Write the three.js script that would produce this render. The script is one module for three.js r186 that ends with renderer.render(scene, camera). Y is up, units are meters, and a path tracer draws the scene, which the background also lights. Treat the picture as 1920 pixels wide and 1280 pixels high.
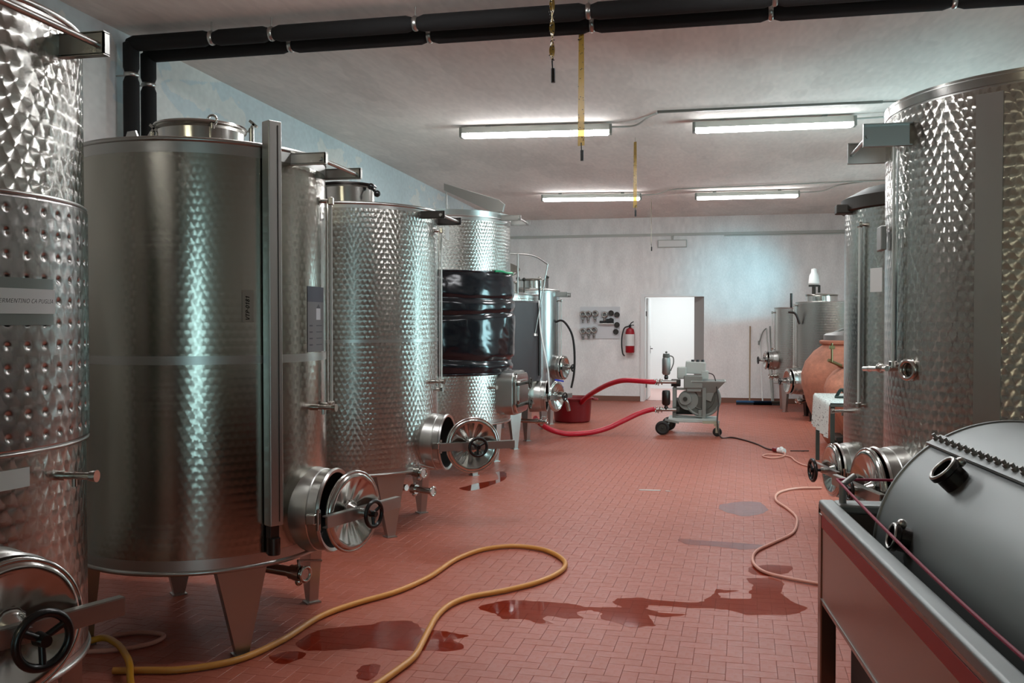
import * as THREE from 'three';
import { RoundedBoxGeometry } from 'three/addons/geometries/RoundedBoxGeometry.js';
import { mergeGeometries, toCreasedNormals } from 'three/addons/utils/BufferGeometryUtils.js';
import { RectAreaLightUniformsLib } from 'three/addons/lights/RectAreaLightUniformsLib.js';

// ------------------------------------------------------------------ camera, sky, daylight, exposure
const scene = new THREE.Scene();
const R = THREE.MathUtils.degToRad;
const camera = new THREE.PerspectiveCamera(2 * Math.atan(640 / 1700) * 180 / Math.PI, 1.5, 0.05, 100);
camera.position.set(0, 1.567, 0);
camera.rotation.order = 'YXZ';
camera.rotation.set(R(-1.1795), R(11.8896), 0);
scene.add(camera);
scene.background = new THREE.Color(0.55, 0.8, 0.85);
scene.backgroundIntensity = 1;
RectAreaLightUniformsLib.init();
const renderer = new THREE.WebGLRenderer();
renderer.shadowMap.enabled = true;
renderer.toneMapping = THREE.LinearToneMapping;
renderer.toneMappingExposure = 1.0;
const DAY = new THREE.Color(0.54, 0.93, 1.0);
function daylight(w, h, pos, ry, k) {                 // sky light falling in through an opening
  const l = new THREE.RectAreaLight(DAY, k, w, h);
  l.position.set(...pos); l.rotation.y = ry; scene.add(l); return l;
}
daylight(0.95, 2.1, [3.62, 1.55, -8.95], Math.PI / 2, 26);     // window in the right wall, between the tanks
daylight(1.1, 1.3, [3.62, 1.75, -13.4], Math.PI / 2, 14);      // second window in the right wall
daylight(1.15, 2.3, [2.35, 1.2, 6.85], 0, 6.5);                  // open door behind the camera
const TUBE = new THREE.Color(0.96, 0.98, 1.0), TUBE_GLOW = 30, TUBE_LIGHT = 92;

// ------------------------------------------------------------------ small helpers
let seed = 12345;
const rnd = () => { seed = (seed * 1664525 + 1013904223) >>> 0; return seed / 4294967296; };
const names = new Map();
function numbered(n) { const k = names.get(n) ?? 0; names.set(n, k + 1); return k ? n + '_' + String(k).padStart(3, '0') : n; }
function tag(o, label, category, group, kind) {
  if (label) o.userData.label = label;
  if (category) o.userData.category = category;
  if (group) o.userData.group = group;
  if (kind) o.userData.kind = kind;
  return o;
}
function thing(name, label, category, pos = [0, 0, 0], turn = 0, group) {
  const o = new THREE.Group(); o.name = numbered(name); o.position.set(...pos); o.rotation.y = turn; scene.add(o);
  return tag(o, label, category, group);
}
function clean(g) {
  g = g.index ? g.toNonIndexed() : g;
  for (const k of Object.keys(g.attributes)) if (!['position', 'normal', 'uv'].includes(k)) g.deleteAttribute(k);
  if (!g.attributes.normal) g.computeVertexNormals();
  if (!g.attributes.uv) g.setAttribute('uv', new THREE.BufferAttribute(new Float32Array(g.attributes.position.count * 2), 2));
  return g;
}
const merge = (gs) => { const a = [gs].flat().map(clean); return a.length === 1 ? a[0] : mergeGeometries(a); };
function part(name, geos, mat, parent) {
  const m = new THREE.Mesh(merge(geos), mat); m.name = name; m.castShadow = m.receiveShadow = true; parent.add(m); return m;
}
function single(name, geos, mat, label, category, group, pos = [0, 0, 0]) {
  const m = part(numbered(name), geos, mat, scene); m.position.set(...pos); return tag(m, label, category, group);
}
function structure(name, geos, mat) { const m = part(name, geos, mat, scene); m.userData.kind = 'structure'; return m; }
function sub(name, parent) { const g = new THREE.Group(); g.name = name; parent.add(g); return g; }
const V = (x, y, z) => new THREE.Vector3(x, y, z);
function box(w, h, d, x = 0, y = 0, z = 0, rot, r) {
  const g = r ? new RoundedBoxGeometry(w, h, d, 2, r) : new THREE.BoxGeometry(w, h, d);
  if (rot) g.applyMatrix4(new THREE.Matrix4().makeRotationFromEuler(new THREE.Euler(...rot)));
  return g.translate(x, y, z);
}
// cylinder between two points
function rod(a, b, r, seg = 14, r2 = r) {
  const A = V(...a), B = V(...b), d = B.clone().sub(A), g = new THREE.CylinderGeometry(r2, r, d.length(), seg);
  g.applyQuaternion(new THREE.Quaternion().setFromUnitVectors(V(0, 1, 0), d.clone().normalize()));
  const m = A.add(B).multiplyScalar(0.5); return g.translate(m.x, m.y, m.z);
}
function tube(pts, r, n = 8, seg = 10, closed = false) {
  const c = new THREE.CatmullRomCurve3(pts.map((p) => V(...p)), closed, 'centripetal');
  const g = new THREE.TubeGeometry(c, pts.length * n, r, seg, closed);
  if (closed) return g;
  const ends = [0, 1].map((t) => { const p = c.getPointAt(t), q = c.getTangentAt(t).multiplyScalar(t ? 1 : -1), e = new THREE.CircleGeometry(r, seg); e.applyQuaternion(new THREE.Quaternion().setFromUnitVectors(V(0, 0, 1), q)); return e.translate(p.x, p.y, p.z); });
  return merge([g, ...ends]);
}
const lathe = (prof, seg = 64, a0 = 0, a = Math.PI * 2) => toCreasedNormals(new THREE.LatheGeometry(prof.map((p) => new THREE.Vector2(...p)), seg, a0, a), 0.6);
const torus = (r, t, seg = 48, x = 0, y = 0, z = 0, ts = 10) => new THREE.TorusGeometry(r, t, ts, seg).translate(x, y, z);
const ring = (r, t, y, seg = 96) => new THREE.TorusGeometry(r, t, 10, seg).rotateX(Math.PI / 2).translate(0, y, 0);
const ball = (r, x, y, z, s = 14) => new THREE.SphereGeometry(r, s, Math.ceil(s * 0.7)).translate(x, y, z);
// solid between a bottom and a top rectangle (w, d, centre x, centre z)
function frustum(b, y0, t, y1) {
  const q = ([w, d, x = 0, z = 0], y) => [[x - w / 2, y, z - d / 2], [x + w / 2, y, z - d / 2], [x + w / 2, y, z + d / 2], [x - w / 2, y, z + d / 2]];
  const B = q(b, y0), T = q(t, y1), f = [[B[3], B[2], T[2], T[3]], [B[1], B[0], T[0], T[1]], [B[2], B[1], T[1], T[2]], [B[0], B[3], T[3], T[0]], [T[3], T[2], T[1], T[0]], [B[0], B[1], B[2], B[3]]];
  const pos = [];
  for (const [a, b2, c, d] of f) pos.push(...a, ...b2, ...c, ...a, ...c, ...d);
  const g = new THREE.BufferGeometry(); g.setAttribute('position', new THREE.Float32BufferAttribute(pos, 3)); g.computeVertexNormals(); return g;
}
function extrude(pts, depth, bevel = 0) {
  const g = new THREE.ExtrudeGeometry(new THREE.Shape(pts.map((p) => new THREE.Vector2(...p))), { depth, bevelEnabled: bevel > 0, bevelSize: bevel, bevelThickness: bevel, bevelSegments: 2, curveSegments: 8 });
  return g;
}
const hash = (a, b, c = 0) => { let t = Math.imul(a * 374761393 + b * 668265263 + c * 2147483647 | 0, 1274126177); t = (t ^ (t >>> 13)); t = Math.imul(t, 1103515245); return ((t ^ (t >>> 16)) >>> 0) / 4294967296; };
const smooth = (x) => x * x * (3 - 2 * x);
function noise(x, y, s = 0, per = 0) {
  const xi = Math.floor(x), yi = Math.floor(y), fx = smooth(x - xi), fy = smooth(y - yi), w = (i) => per ? ((i % per) + per) % per : i;
  const h = (i, j) => hash(w(i), w(j), s);
  return (h(xi, yi) * (1 - fx) + h(xi + 1, yi) * fx) * (1 - fy) + (h(xi, yi + 1) * (1 - fx) + h(xi + 1, yi + 1) * fx) * fy;
}
function dataTexture(n, f, srgb) {
  const d = new Uint8Array(n * n * 4);
  for (let y = 0; y < n; y++) for (let x = 0; x < n; x++) { const c = f(x, y), o = (y * n + x) * 4; d[o] = c[0]; d[o + 1] = c[1]; d[o + 2] = c[2]; d[o + 3] = 255; }
  const t = new THREE.DataTexture(d, n, n); t.wrapS = t.wrapT = THREE.RepeatWrapping; t.magFilter = THREE.LinearFilter; t.needsUpdate = true;
  if (srgb) t.colorSpace = THREE.SRGBColorSpace;
  return t;
}
function canvasTexture(w, h, draw) {
  const c = document.createElement('canvas'); c.width = w; c.height = h; draw(c.getContext('2d'), w, h);
  const t = new THREE.CanvasTexture(c); t.colorSpace = THREE.SRGBColorSpace; return t;
}
const repeated = (t, u, v = u) => { const c = t.clone(); c.repeat.set(u, v); c.needsUpdate = true; return c; };

// ------------------------------------------------------------------ materials
// engine-turned steel: overlapping discs, each ground in concentric rings (a normal map; 4 x 4 discs a tile)
const SWIRL = dataTexture(1024, (px, py) => {
  const N = 4, x = px / 1024 * N, y = py / 1024 * N, rad = 0.74; let best = null;
  for (let j = Math.floor(y) - 1; j <= Math.floor(y) + 2; j++) for (let i = Math.floor(x) - 2; i <= Math.floor(x) + 2; i++) {
    const cx = i + (((j % 2) + 2) % 2) * 0.5, dx = x - cx, dy = y - j, r = Math.hypot(dx, dy);
    if (r < rad && (!best || j > best.j || (j === best.j && i > best.i))) best = { i, j, dx, dy, r };
  }
  if (!best) best = { i: 0, j: 0, dx: 0.3, dy: 0, r: 0.3 };
  const w = (k) => ((k % N) + N) % N, id = w(best.i) * 7 + w(best.j) * 31;
  const g = 0.24 * Math.sin(best.r * 2 * Math.PI * 23 + 6 * hash(id, 3)) * (0.35 + 0.65 * Math.min(1, best.r / 0.3)), rr = Math.max(best.r, 0.02);
  const tx = (hash(id, 5) - 0.5) * 0.012, ty = (hash(id, 6) - 0.5) * 0.012;
  const n = V(g * best.dx / rr + tx, g * best.dy / rr + ty, 1).normalize();
  return [n.x * 127.5 + 127.5, n.y * 127.5 + 127.5, n.z * 127.5 + 127.5];
});
const std = (o) => new THREE.MeshPhysicalMaterial(o);
function swirlSteel(pitch, strength, rough, color = 0xb9b7b1) {
  return std({ name: 'swirl steel', color, metalness: 1, roughness: rough, normalMap: repeated(SWIRL, 1 / (4 * pitch)), normalScale: new THREE.Vector2(strength, strength) });
}
const M = {
  steel: std({ name: 'polished steel', color: 0xc4c2bd, metalness: 1, roughness: 0.17 }),
  satin: std({ name: 'satin steel', color: 0xb5b4b0, metalness: 1, roughness: 0.32 }),
  dull: std({ name: 'dull steel', color: 0x9b9b98, metalness: 1, roughness: 0.5 }),
  dark: std({ name: 'dark steel', color: 0x4a4644, metalness: 1, roughness: 0.35 }),
  drum: std({ name: 'bead blasted steel', color: 0x8b8f8e, metalness: 0.92, roughness: 0.5 }),
  black: std({ name: 'black plastic', color: 0x0c0b0b, roughness: 0.3 }),
  rubber: std({ name: 'rubber', color: 0x17120f, roughness: 0.65 }),
  foam: std({ name: 'black pipe foam', color: 0x0a0909, roughness: 0.85 }),
  film: std({ name: 'black stretch film', color: 0x10141a, roughness: 0.16, ior: 1.5 }),
  clad: std({ name: 'dark grey jacket', color: 0x403d3f, roughness: 0.55 }),
  white: std({ name: 'white plastic', color: 0xdedfdc, roughness: 0.5 }),
  paper: std({ name: 'paper', color: 0xc9ccc8, roughness: 0.75 }),
  clear: std({ name: 'clear tube', color: 0xe4e8e4, roughness: 0.12, transmission: 0.5, thickness: 0 }),
  green: std({ name: 'green plastic', color: 0x06905f, roughness: 0.35 }),
  sweep: std({ name: 'teal blue plastic', color: 0x24557c, roughness: 0.5 }),
  blue: std({ name: 'blue plastic', color: 0x1b2f9c, roughness: 0.4 }),
  red: std({ name: 'red plastic', color: 0x760a13, roughness: 0.35 }),
  hose: std({ name: 'red hose rubber', color: 0xb8122a, roughness: 0.35 }),
  yellow: std({ name: 'yellow hose rubber', color: 0xc98a3e, roughness: 0.4 }),
  pink: std({ name: 'pale pink hose rubber', color: 0xd09482, roughness: 0.45 }),
  rope: std({ name: 'magenta cord', color: 0x8d1238, roughness: 0.6 }),
  cable: std({ name: 'brown black cable', color: 0x2c1a14, roughness: 0.5 }),
  grey: std({ name: 'grey enamel', color: 0x7d7f79, roughness: 0.45 }),
  grey2: std({ name: 'dark grey enamel', color: 0x55564f, roughness: 0.5 }),
  light: std({ name: 'light grey box', color: 0xb4b8b2, roughness: 0.5 }),
  pegboard: std({ name: 'pale board', color: 0xd2d4d6, roughness: 0.7 }),
  cast: std({ name: 'cast iron', color: 0x38352f, roughness: 0.55, metalness: 0.4 }),
  brass: std({ name: 'brass', color: 0x7d7050, metalness: 1, roughness: 0.35 }),
};
M.terracotta = std({ name: 'terracotta', color: 0xffffff, roughness: 0.8, map: repeated(dataTexture(256, (x, y) => { const n = noise(x / 32, y / 32, 1, 8) * 0.5 + noise(x / 8, y / 8, 2, 32) * 0.3 + noise(x / 2, y / 2, 3, 128) * 0.2, k = 0.8 + n * 0.35; return [186 * k, 124 * k, 100 * k]; }, true), 2, 2) });
function plaster(base, patch, w, h, blotch) {
  return canvasTexture(w, h, (c) => {
    const im = c.createImageData(w, h);
    for (let y = 0; y < h; y++) for (let x = 0; x < w; x++) {
      const p = blotch(x, y), g = 1 + (noise(x / 3, y / 3, 4) - 0.5) * 0.05 + (noise(x / 40, y / 40, 5) - 0.5) * 0.06, o = (y * w + x) * 4;
      for (let k = 0; k < 3; k++) im.data[o + k] = (base[k] + (patch[k] - base[k]) * p) * g;
      im.data[o + 3] = 255;
    }
    c.putImageData(im, 0, 0);
  });
}
// left wall: peeling grey lime wash over bluish plaster, patches with an edge of their own
M.wallLeft = std({ name: 'patched lime wash', roughness: 0.9, map: plaster([220, 219, 215], [203, 211, 213], 2048, 400, (x, y) => {
  const z = x / 2048, lift = z < 0.515 + 0.05 * noise(y / 30, 1, 14) ? -0.3 : 0.02, n = lift + noise(x / 60, y / 45, 7) * 0.6 + noise(x / 17, y / 13, 8) * 0.3 + noise(x / 6, y / 5, 9) * 0.15;
  const edge = y < 6 + 22 * noise(x / 14, 3, 12) ? 0.25 : 0;
  return n + edge > 0.44 ? 1 : 0.0;
}) });
M.wall = std({ name: 'painted plaster', roughness: 0.85, map: plaster([233, 233, 231], [231, 231, 229], 1024, 512, (x, y) => (noise(x / 50, y / 30, 21) * 0.7 + noise(x / 12, y / 9, 22) * 0.3 > 0.55 ? 1 : 0)) });
M.ceiling = std({ name: 'ceiling plaster', roughness: 0.9, map: plaster([222, 213, 206], [216, 207, 200], 1024, 1024, (x, y) => (noise(x / 90, y / 40, 31) * 0.6 + noise(x / 20, y / 12, 32) * 0.4 > 0.56 ? 1 : 0)) });
M.skirting = std({ name: 'brown skirting tile', color: 0x7a5546, roughness: 0.5 });
M.door = std({ name: 'white paint', color: 0xe2e5e4, roughness: 0.4 });
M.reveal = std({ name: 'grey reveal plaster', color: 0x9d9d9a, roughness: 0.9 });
M.grout = std({ name: 'grout', color: 0x6d3d31, roughness: 0.8 });

// ------------------------------------------------------------------ the room
const XL = -4.1, XR = 3.3, ZF = -18.25, ZB = 6.5, CY = 3.66;
structure('ceiling', box(XR - XL + 1.2, 0.25, 29.9, (XL + XR) / 2, CY + 0.125, -7.9), M.ceiling);
structure('wall_left', box(0.3, CY + 0.3, ZB - ZF + 0.6, XL - 0.15, CY / 2 - 0.1, (ZB + ZF) / 2), M.wallLeft);
// wall along z with openings [z0, z1, y0, y1]
function wallX(x, t, z0, z1, holes) {
  const g = []; let z = z0;
  for (const [a, b, c, d] of holes) {
    g.push(box(t, CY + 0.3, a - z, x, CY / 2 - 0.1, (a + z) / 2));
    if (c > 0) g.push(box(t, c + 0.25, b - a, x, (c - 0.25) / 2, (a + b) / 2));
    g.push(box(t, CY + 0.05 - d, b - a, x, (CY + 0.05 + d) / 2, (a + b) / 2)); z = b;
  }
  g.push(box(t, CY + 0.3, z1 - z, x, CY / 2 - 0.1, (z1 + z) / 2)); return g;
}
const WIN = [[-13.95, -12.85, 1.1, 2.4], [-9.43, -8.47, 0.5, 2.6]];
structure('wall_right', wallX(XR + 0.15, 0.3, ZF - 0.3, ZB + 0.3, WIN), M.wall);
WIN.forEach(([a, b, c, d], i) => {
  const w = new THREE.Group(); w.name = 'window_' + (i + 1); w.userData.kind = 'structure'; scene.add(w); w.position.set(XR + 0.2, 0, (a + b) / 2);
  const W = b - a, h = d - c, y = (c + d) / 2, t = 0.05;
  part('window_frame', [box(0.06, t, W, 0, c + t / 2, 0), box(0.06, t, W, 0, d - t / 2, 0), box(0.06, h, t, 0, y, -W / 2 + t / 2), box(0.06, h, t, 0, y, W / 2 - t / 2), box(0.06, h, t, 0, y, 0)], M.white, w);
  for (const s of [-1, 1]) part('pane', box(0.004, h - 2 * t, W / 2 - 1.5 * t, 0, y, s * (W / 4 - t / 4)), std({ name: 'window glass', color: 0xffffff, transmission: 1, thickness: 0, roughness: 0.02 }), w);
});
structure('wall_back', [box(1.75 - XL + 0.3, CY + 0.3, 0.3, (1.75 + XL - 0.3) / 2, CY / 2 - 0.1, ZB + 0.15), box(XR - 2.95 + 0.3, CY + 0.3, 0.3, (XR + 2.95 + 0.3) / 2, CY / 2 - 0.1, ZB + 0.15), box(1.2, CY - 2.4, 0.3, 2.35, (CY + 2.4) / 2 + 0.02, ZB + 0.15)], M.wall);
const DX0 = -1.175, DX1 = -0.17, DH = 2.085;
structure('wall_far', [box(DX0 - XL + 0.3, CY + 0.3, 0.3, (DX0 + XL - 0.3) / 2, CY / 2 - 0.1, ZF - 0.15), box(XR - 0.02 + 0.3, CY + 0.3, 0.3, (XR + 0.32) / 2, CY / 2 - 0.1, ZF - 0.15), box(0.02 - DX0, CY - DH + 0.04, 0.3, (0.02 + DX0) / 2, (CY + DH) / 2 + 0.02, ZF - 0.15)], M.wall);
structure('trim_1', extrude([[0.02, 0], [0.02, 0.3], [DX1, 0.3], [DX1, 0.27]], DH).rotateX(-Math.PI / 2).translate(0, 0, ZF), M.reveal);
structure('baseboard_far', [box(DX0 - 0.05 - XL, 0.1, 0.012, (DX0 - 0.05 + XL) / 2, 0.05, ZF + 0.006), box(XR - 0.02, 0.1, 0.012, (XR + 0.02) / 2, 0.05, ZF + 0.006)], M.skirting);
structure('baseboard_left', box(0.012, 0.1, ZB - ZF, XL + 0.006, 0.05, (ZB + ZF) / 2), M.skirting);
// the bright room behind the far door
structure('wall_passage', [box(3.2, 2.9, 0.15, -0.7, 1.4, -21.95), box(0.15, 2.9, 3.5, -2.3, 1.4, -20.2), box(0.15, 2.9, 3.5, 1.2, 1.4, -20.2)], M.door);
structure('ceiling_passage', box(3.6, 0.15, 3.5, -0.6, 2.85, -20.25), M.door);
structure('floor_passage', box(3.6, 0.2, 3.7, -0.6, -0.1, -20.4), std({ name: 'pink tile', color: 0xc9a19a, roughness: 0.35 }));
// door: frame and leaf swung open into the passage
{
  const d = new THREE.Group(); d.name = 'door_1'; d.userData.kind = 'structure'; d.position.set(DX0, 0, ZF); scene.add(d);
  part('door_frame', [box(0.07, DH, 0.05, -0.005, DH / 2, 0.02), box(DX1 - DX0 + 0.2, 0.05, 0.05, (DX1 - DX0 + 0.13) / 2, DH + 0.025, 0.02), box(0.03, DH, 0.3, 0.02, DH / 2, -0.15)], M.door, d);
  const leaf = part('door_leaf', [box(0.042, DH - 0.03, 0.95, 0.062, DH / 2, -0.80, null, 0.004)], M.door, d);
  part('door_handle', [rod([0.083, 1.02, -1.2], [0.13, 1.02, -1.2], 0.01), rod([0.13, 1.02, -1.2], [0.13, 1.02, -1.08], 0.009), box(0.008, 0.16, 0.04, 0.086, 1.0, -1.2)], M.dark, leaf);
  for (const y of [0.3, 1.75]) part('hinge', [rod([0.05, y - 0.05, -0.315], [0.05, y + 0.05, -0.315], 0.01)], M.dark, d);
}
{
  const t = thing('ceiling_panel_lamp', 'white ceiling panel lamp in the bright room behind the far door', 'lamp', [-0.6, 2.775, -20.2]);
  part('housing', box(1.5, 0.04, 1.5, 0, -0.02, 0), M.white, t);
  part('diffuser', box(1.4, 0.01, 1.4, 0, -0.045, 0), std({ name: 'lit panel', color: 0xffffff, emissive: 0xffffff, emissiveIntensity: 3 }), t);
  const l = new THREE.RectAreaLight(0xf0fbff, 7.5, 1.4, 1.4); l.position.set(-0.6, 2.71, -20.2); l.rotation.x = -Math.PI / 2; scene.add(l);
}

// ------------------------------------------------------------------ floor: herringbone of small red clinker tiles
{
  const floor = new THREE.Group(); floor.name = 'floor'; floor.userData.kind = 'structure'; scene.add(floor);
  part('grout_bed', box(XR - XL + 0.6, 0.2, ZB - ZF + 0.6, (XL + XR) / 2, -0.1026, (ZB + ZF) / 2), M.grout, floor);
  const S = 0.075, gap = 0.0010, c = 0.0013, hx = S - gap / 2, hz = S / 2 - gap / 2;
  const pos = []; const q = (x, y, z) => [[-x, y, -z], [x, y, -z], [x, y, z], [-x, y, z]];
  const T = q(hx - c, 0, hz - c), Mi = q(hx, -c, hz), B = q(hx, -0.008, hz);
  const quad = (a, b, d, e) => pos.push(...a, ...d, ...b, ...a, ...e, ...d);
  quad(T[0], T[1], T[2], T[3]);
  for (let i = 0; i < 4; i++) { const j = (i + 1) % 4; quad(Mi[i], Mi[j], T[j], T[i]); quad(B[i], B[j], Mi[j], Mi[i]); }
  const g = new THREE.BufferGeometry(); g.setAttribute('position', new THREE.Float32BufferAttribute(pos, 3)); g.computeVertexNormals();
  const uv = []; for (let i = 0; i < pos.length; i += 3) uv.push(pos[i], pos[i + 2]); g.setAttribute('uv', new THREE.Float32BufferAttribute(uv, 2));
  const grain = dataTexture(128, (x, y) => { const v = 120 + noise(x / 20, y / 20, 41) * 70 + noise(x / 4, y / 4, 42) * 40; return [v, v, v]; }); grain.repeat.set(4, 4);
  const mat = (col) => std({ name: 'red clinker', color: col, roughness: 0.62, roughnessMap: grain, specularIntensity: 0.8 });
  const tints = [[0.355, 0.094, 0.058], [0.366, 0.099, 0.063], [0.343, 0.089, 0.054], [0.36, 0.101, 0.065], [0.347, 0.090, 0.053]].map((t) => new THREE.Color(...t));
  const mats = tints.map(mat), all = [], turn = R(-2.5), ct = Math.cos(turn), st = Math.sin(turn);
  for (let i = -130; i < 130; i++) for (let j = -280; j < 70; j++) {
    const k = (((i - j) % 4) + 4) % 4; if (k !== 0 && k !== 3) continue;
    const lx = k === 0 ? (i + 1) * S : (i + 0.5) * S, lz = k === 0 ? (j + 0.5) * S : (j + 1) * S;
    const x = lx * ct + lz * st, z = -lx * st + lz * ct;
    if (x < XL + 0.08 || x > XR - 0.08 || z < ZF - 0.2 || z > 0.5) continue;
    all.push({ x, z, a: turn + (k === 0 ? 0 : Math.PI / 2), t: Math.floor(rnd() * 5), dy: (rnd() - 0.6) * 0.0005, tx: (rnd() - 0.5) * 0.004, tz: (rnd() - 0.5) * 0.004 });
  }
  camera.updateMatrixWorld(true); camera.aspect = 1.5; camera.updateProjectionMatrix();
  const seen = (o) => { const p = V(o.x, 0, o.z).project(camera); return p.z < 1 && Math.abs(p.x) < 0.99 && p.y > -0.985 && o.x > -1.95 && o.x < 0.5 ? 1 / (o.z * o.z) : 0; };
  all.forEach((o) => { o.s = seen(o); });
  all.sort((a, b) => b.s - a.s);
  const rot = (o) => new THREE.Matrix4().compose(V(o.x, o.dy, o.z), new THREE.Quaternion().setFromEuler(new THREE.Euler(o.tx, o.a, o.tz, 'YXZ')), V(1, 1, 1));
  all.slice(0, 300).forEach((o) => { const m = new THREE.Mesh(g, mats[o.t]); m.name = numbered('tile'); m.applyMatrix4(rot(o)); m.receiveShadow = true; floor.add(m); });
  const rest = all.slice(300), im = new THREE.InstancedMesh(g, mat(0xffffff), rest.length); im.name = 'floor_tiles'; im.userData.kind = 'stuff'; im.receiveShadow = true;
  rest.forEach((o, i) => { im.setMatrixAt(i, rot(o)); im.setColorAt(i, tints[o.t]); });
  floor.add(im);
}
// wet patches: thin sheets of water with an outline of their own
const WET = std({ name: 'wine tinted water', color: new THREE.Color(0.70, 0.33, 0.21), roughness: 0.05, transmission: 1, thickness: 0, ior: 1.33 });
function puddle(pts, label, sharp = 0.3) {
  const cx = pts.reduce((a, p) => a + p[0], 0) / pts.length, cz = pts.reduce((a, p) => a + p[1], 0) / pts.length;
  const c = new THREE.CatmullRomCurve3(pts.map((p) => V(p[0] - cx, 0, p[1] - cz)), true, 'catmullrom', sharp), q = c.getPoints(pts.length * 5);
  const s = new THREE.Shape(q.map((p) => new THREE.Vector2(p.x + (noise(p.x * 40, p.z * 40, 51) - 0.5) * 0.02, -p.z + (noise(p.x * 40, p.z * 40, 52) - 0.5) * 0.02)));
  return single('puddle', new THREE.ShapeGeometry(s).rotateX(-Math.PI / 2), WET, label, 'puddle', null, [cx, 0.0012, cz]);
}
puddle([[-1.211, -4.822], [-1.131, -4.936], [-1.035, -4.987], [-0.867, -4.992], [-0.734, -4.990], [-0.621, -4.946], [-0.433, -4.976], [-0.501, -5.069], [-0.462, -5.138], [-0.345, -5.183], [-0.253, -5.151], [-0.046, -5.155], [0.007, -5.196], [0.073, -5.354], [0.089, -5.433], [0.211, -5.426], [0.098, -5.357], [0.112, -5.266], [0.28, -5.294], [0.271, -5.417], [0.299, -5.554], [0.269, -5.709], [0.414, -5.752], [0.485, -5.662], [0.451, -5.434], [0.496, -5.279], [0.571, -5.178], [0.505, -5.07], [0.46, -5.034], [0.237, -4.996], [0.127, -5.065], [-0.074, -5.052], [-0.276, -5.058], [-0.297, -4.995], [-0.213, -4.928], [-0.072, -4.94], [-0.196, -4.86], [-0.288, -4.885], [-0.231, -4.722], [-0.364, -4.66], [-0.424, -4.715], [-0.527, -4.763], [-0.528, -4.853], [-0.599, -4.894], [-0.666, -4.842], [-0.615, -4.763], [-0.706, -4.725], [-0.812, -4.757], [-0.814, -4.685], [-0.743, -4.631], [-0.832, -4.629], [-0.912, -4.673], [-1.024, -4.659], [-1.099, -4.733]], 'long ragged dark wet patch across the middle of the tiled floor', 0.15);
puddle([[-1.944, -4.097], [-1.908, -4.302], [-1.692, -4.414], [-1.645, -4.484], [-1.494, -4.516], [-1.375, -4.414], [-1.244, -4.401], [-1.141, -4.359], [-1.2, -4.292], [-1.12, -4.218], [-1.16, -4.151], [-1.437, -4.1], [-1.55, -4.113], [-1.642, -4.071], [-1.834, -4.009]], 'wide dark red wet patch between the two arms of the yellow hose');
puddle([[-1.994, -3.891], [-1.921, -3.991], [-1.828, -3.968], [-1.833, -3.89], [-1.882, -3.826]], 'small dark wet patch beside the front leg of the second left tank');
puddle([[0.151, -7.985], [0.336, -8.168], [0.494, -8.152], [0.54, -7.84], [0.464, -7.651], [0.311, -7.535], [0.147, -7.779]], 'round wet patch mirroring the pale wall, left of the pink hose');
puddle([[-0.175, -6.655], [0.052, -6.637], [0.455, -6.594], [0.302, -6.424], [0.087, -6.485], [-0.115, -6.505]], 'thin streak of water beside the bend of the pink hose');
puddle([[0.291, -5.962], [0.42, -6.067], [0.567, -6.046], [0.538, -5.9], [0.433, -5.792], [0.306, -5.814]], 'damp patch under the lowest bend of the pink hose');
puddle([[-2.259, -8.277], [-2.13, -8.597], [-1.998, -8.841], [-2.119, -9.248], [-2.044, -9.298], [-1.974, -9.107], [-1.933, -8.792], [-2.037, -8.324], [-2.126, -8.165]], 'narrow trickle of dark water in front of the film wrapped tank');
puddle([[-1.522, -3.836], [-1.498, -3.907], [-1.444, -3.899], [-1.408, -3.816], [-1.431, -3.731], [-1.479, -3.739]], 'little damp patch left of the yellow hose end', 0.5);
single('tape_strip', [box(0.2, 0.003, 0.035, -0.05, 0.0015, 0, [0, 0.05, 0]), box(0.05, 0.003, 0.02, 0.12, 0.0015, 0.01, [0, -0.2, 0])], M.paper, 'torn white paper strip lying alone on the red tiled floor', 'paper', null, [-0.43, 0.0005, -8.54]);

// ------------------------------------------------------------------ tank builders
const polar = (r, phi, y) => [r * Math.cos(R(phi)), y, r * Math.sin(R(phi))];
// turns geometry built along +z (outwards) to point out of a tank at angle phi
const outward = (g, r, phi, y) => g.rotateY(Math.PI / 2 - R(phi)).translate(...polar(r, phi, y));
const outGroup = (o, r, phi, y) => { o.rotation.y = Math.PI / 2 - R(phi); o.position.set(...polar(r, phi, y)); return o; };
function sheet(r, y0, y1, seg = 128) {                 // cylinder wall with uv in metres
  const g = new THREE.CylinderGeometry(r, r, y1 - y0, seg, 1, true), uv = g.attributes.uv;
  for (let i = 0; i < uv.count; i++) uv.setXY(i, uv.getX(i) * 2 * Math.PI * r, uv.getY(i) * (y1 - y0));
  return g.translate(0, (y0 + y1) / 2, 0);
}
function handwheel(r, z) {
  const g = [torus(r, r * 0.17, 36, 0, 0, z), new THREE.CylinderGeometry(r * 0.22, r * 0.28, r * 0.6, 14).rotateX(Math.PI / 2).translate(0, 0, z - r * 0.05)];
  for (let k = 0; k < 3; k++) { const a = k * 2.094 + 0.5; g.push(rod([0, 0, z - 0.01], [r * Math.cos(a), r * Math.sin(a), z], r * 0.13)); }
  return g;
}
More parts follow.
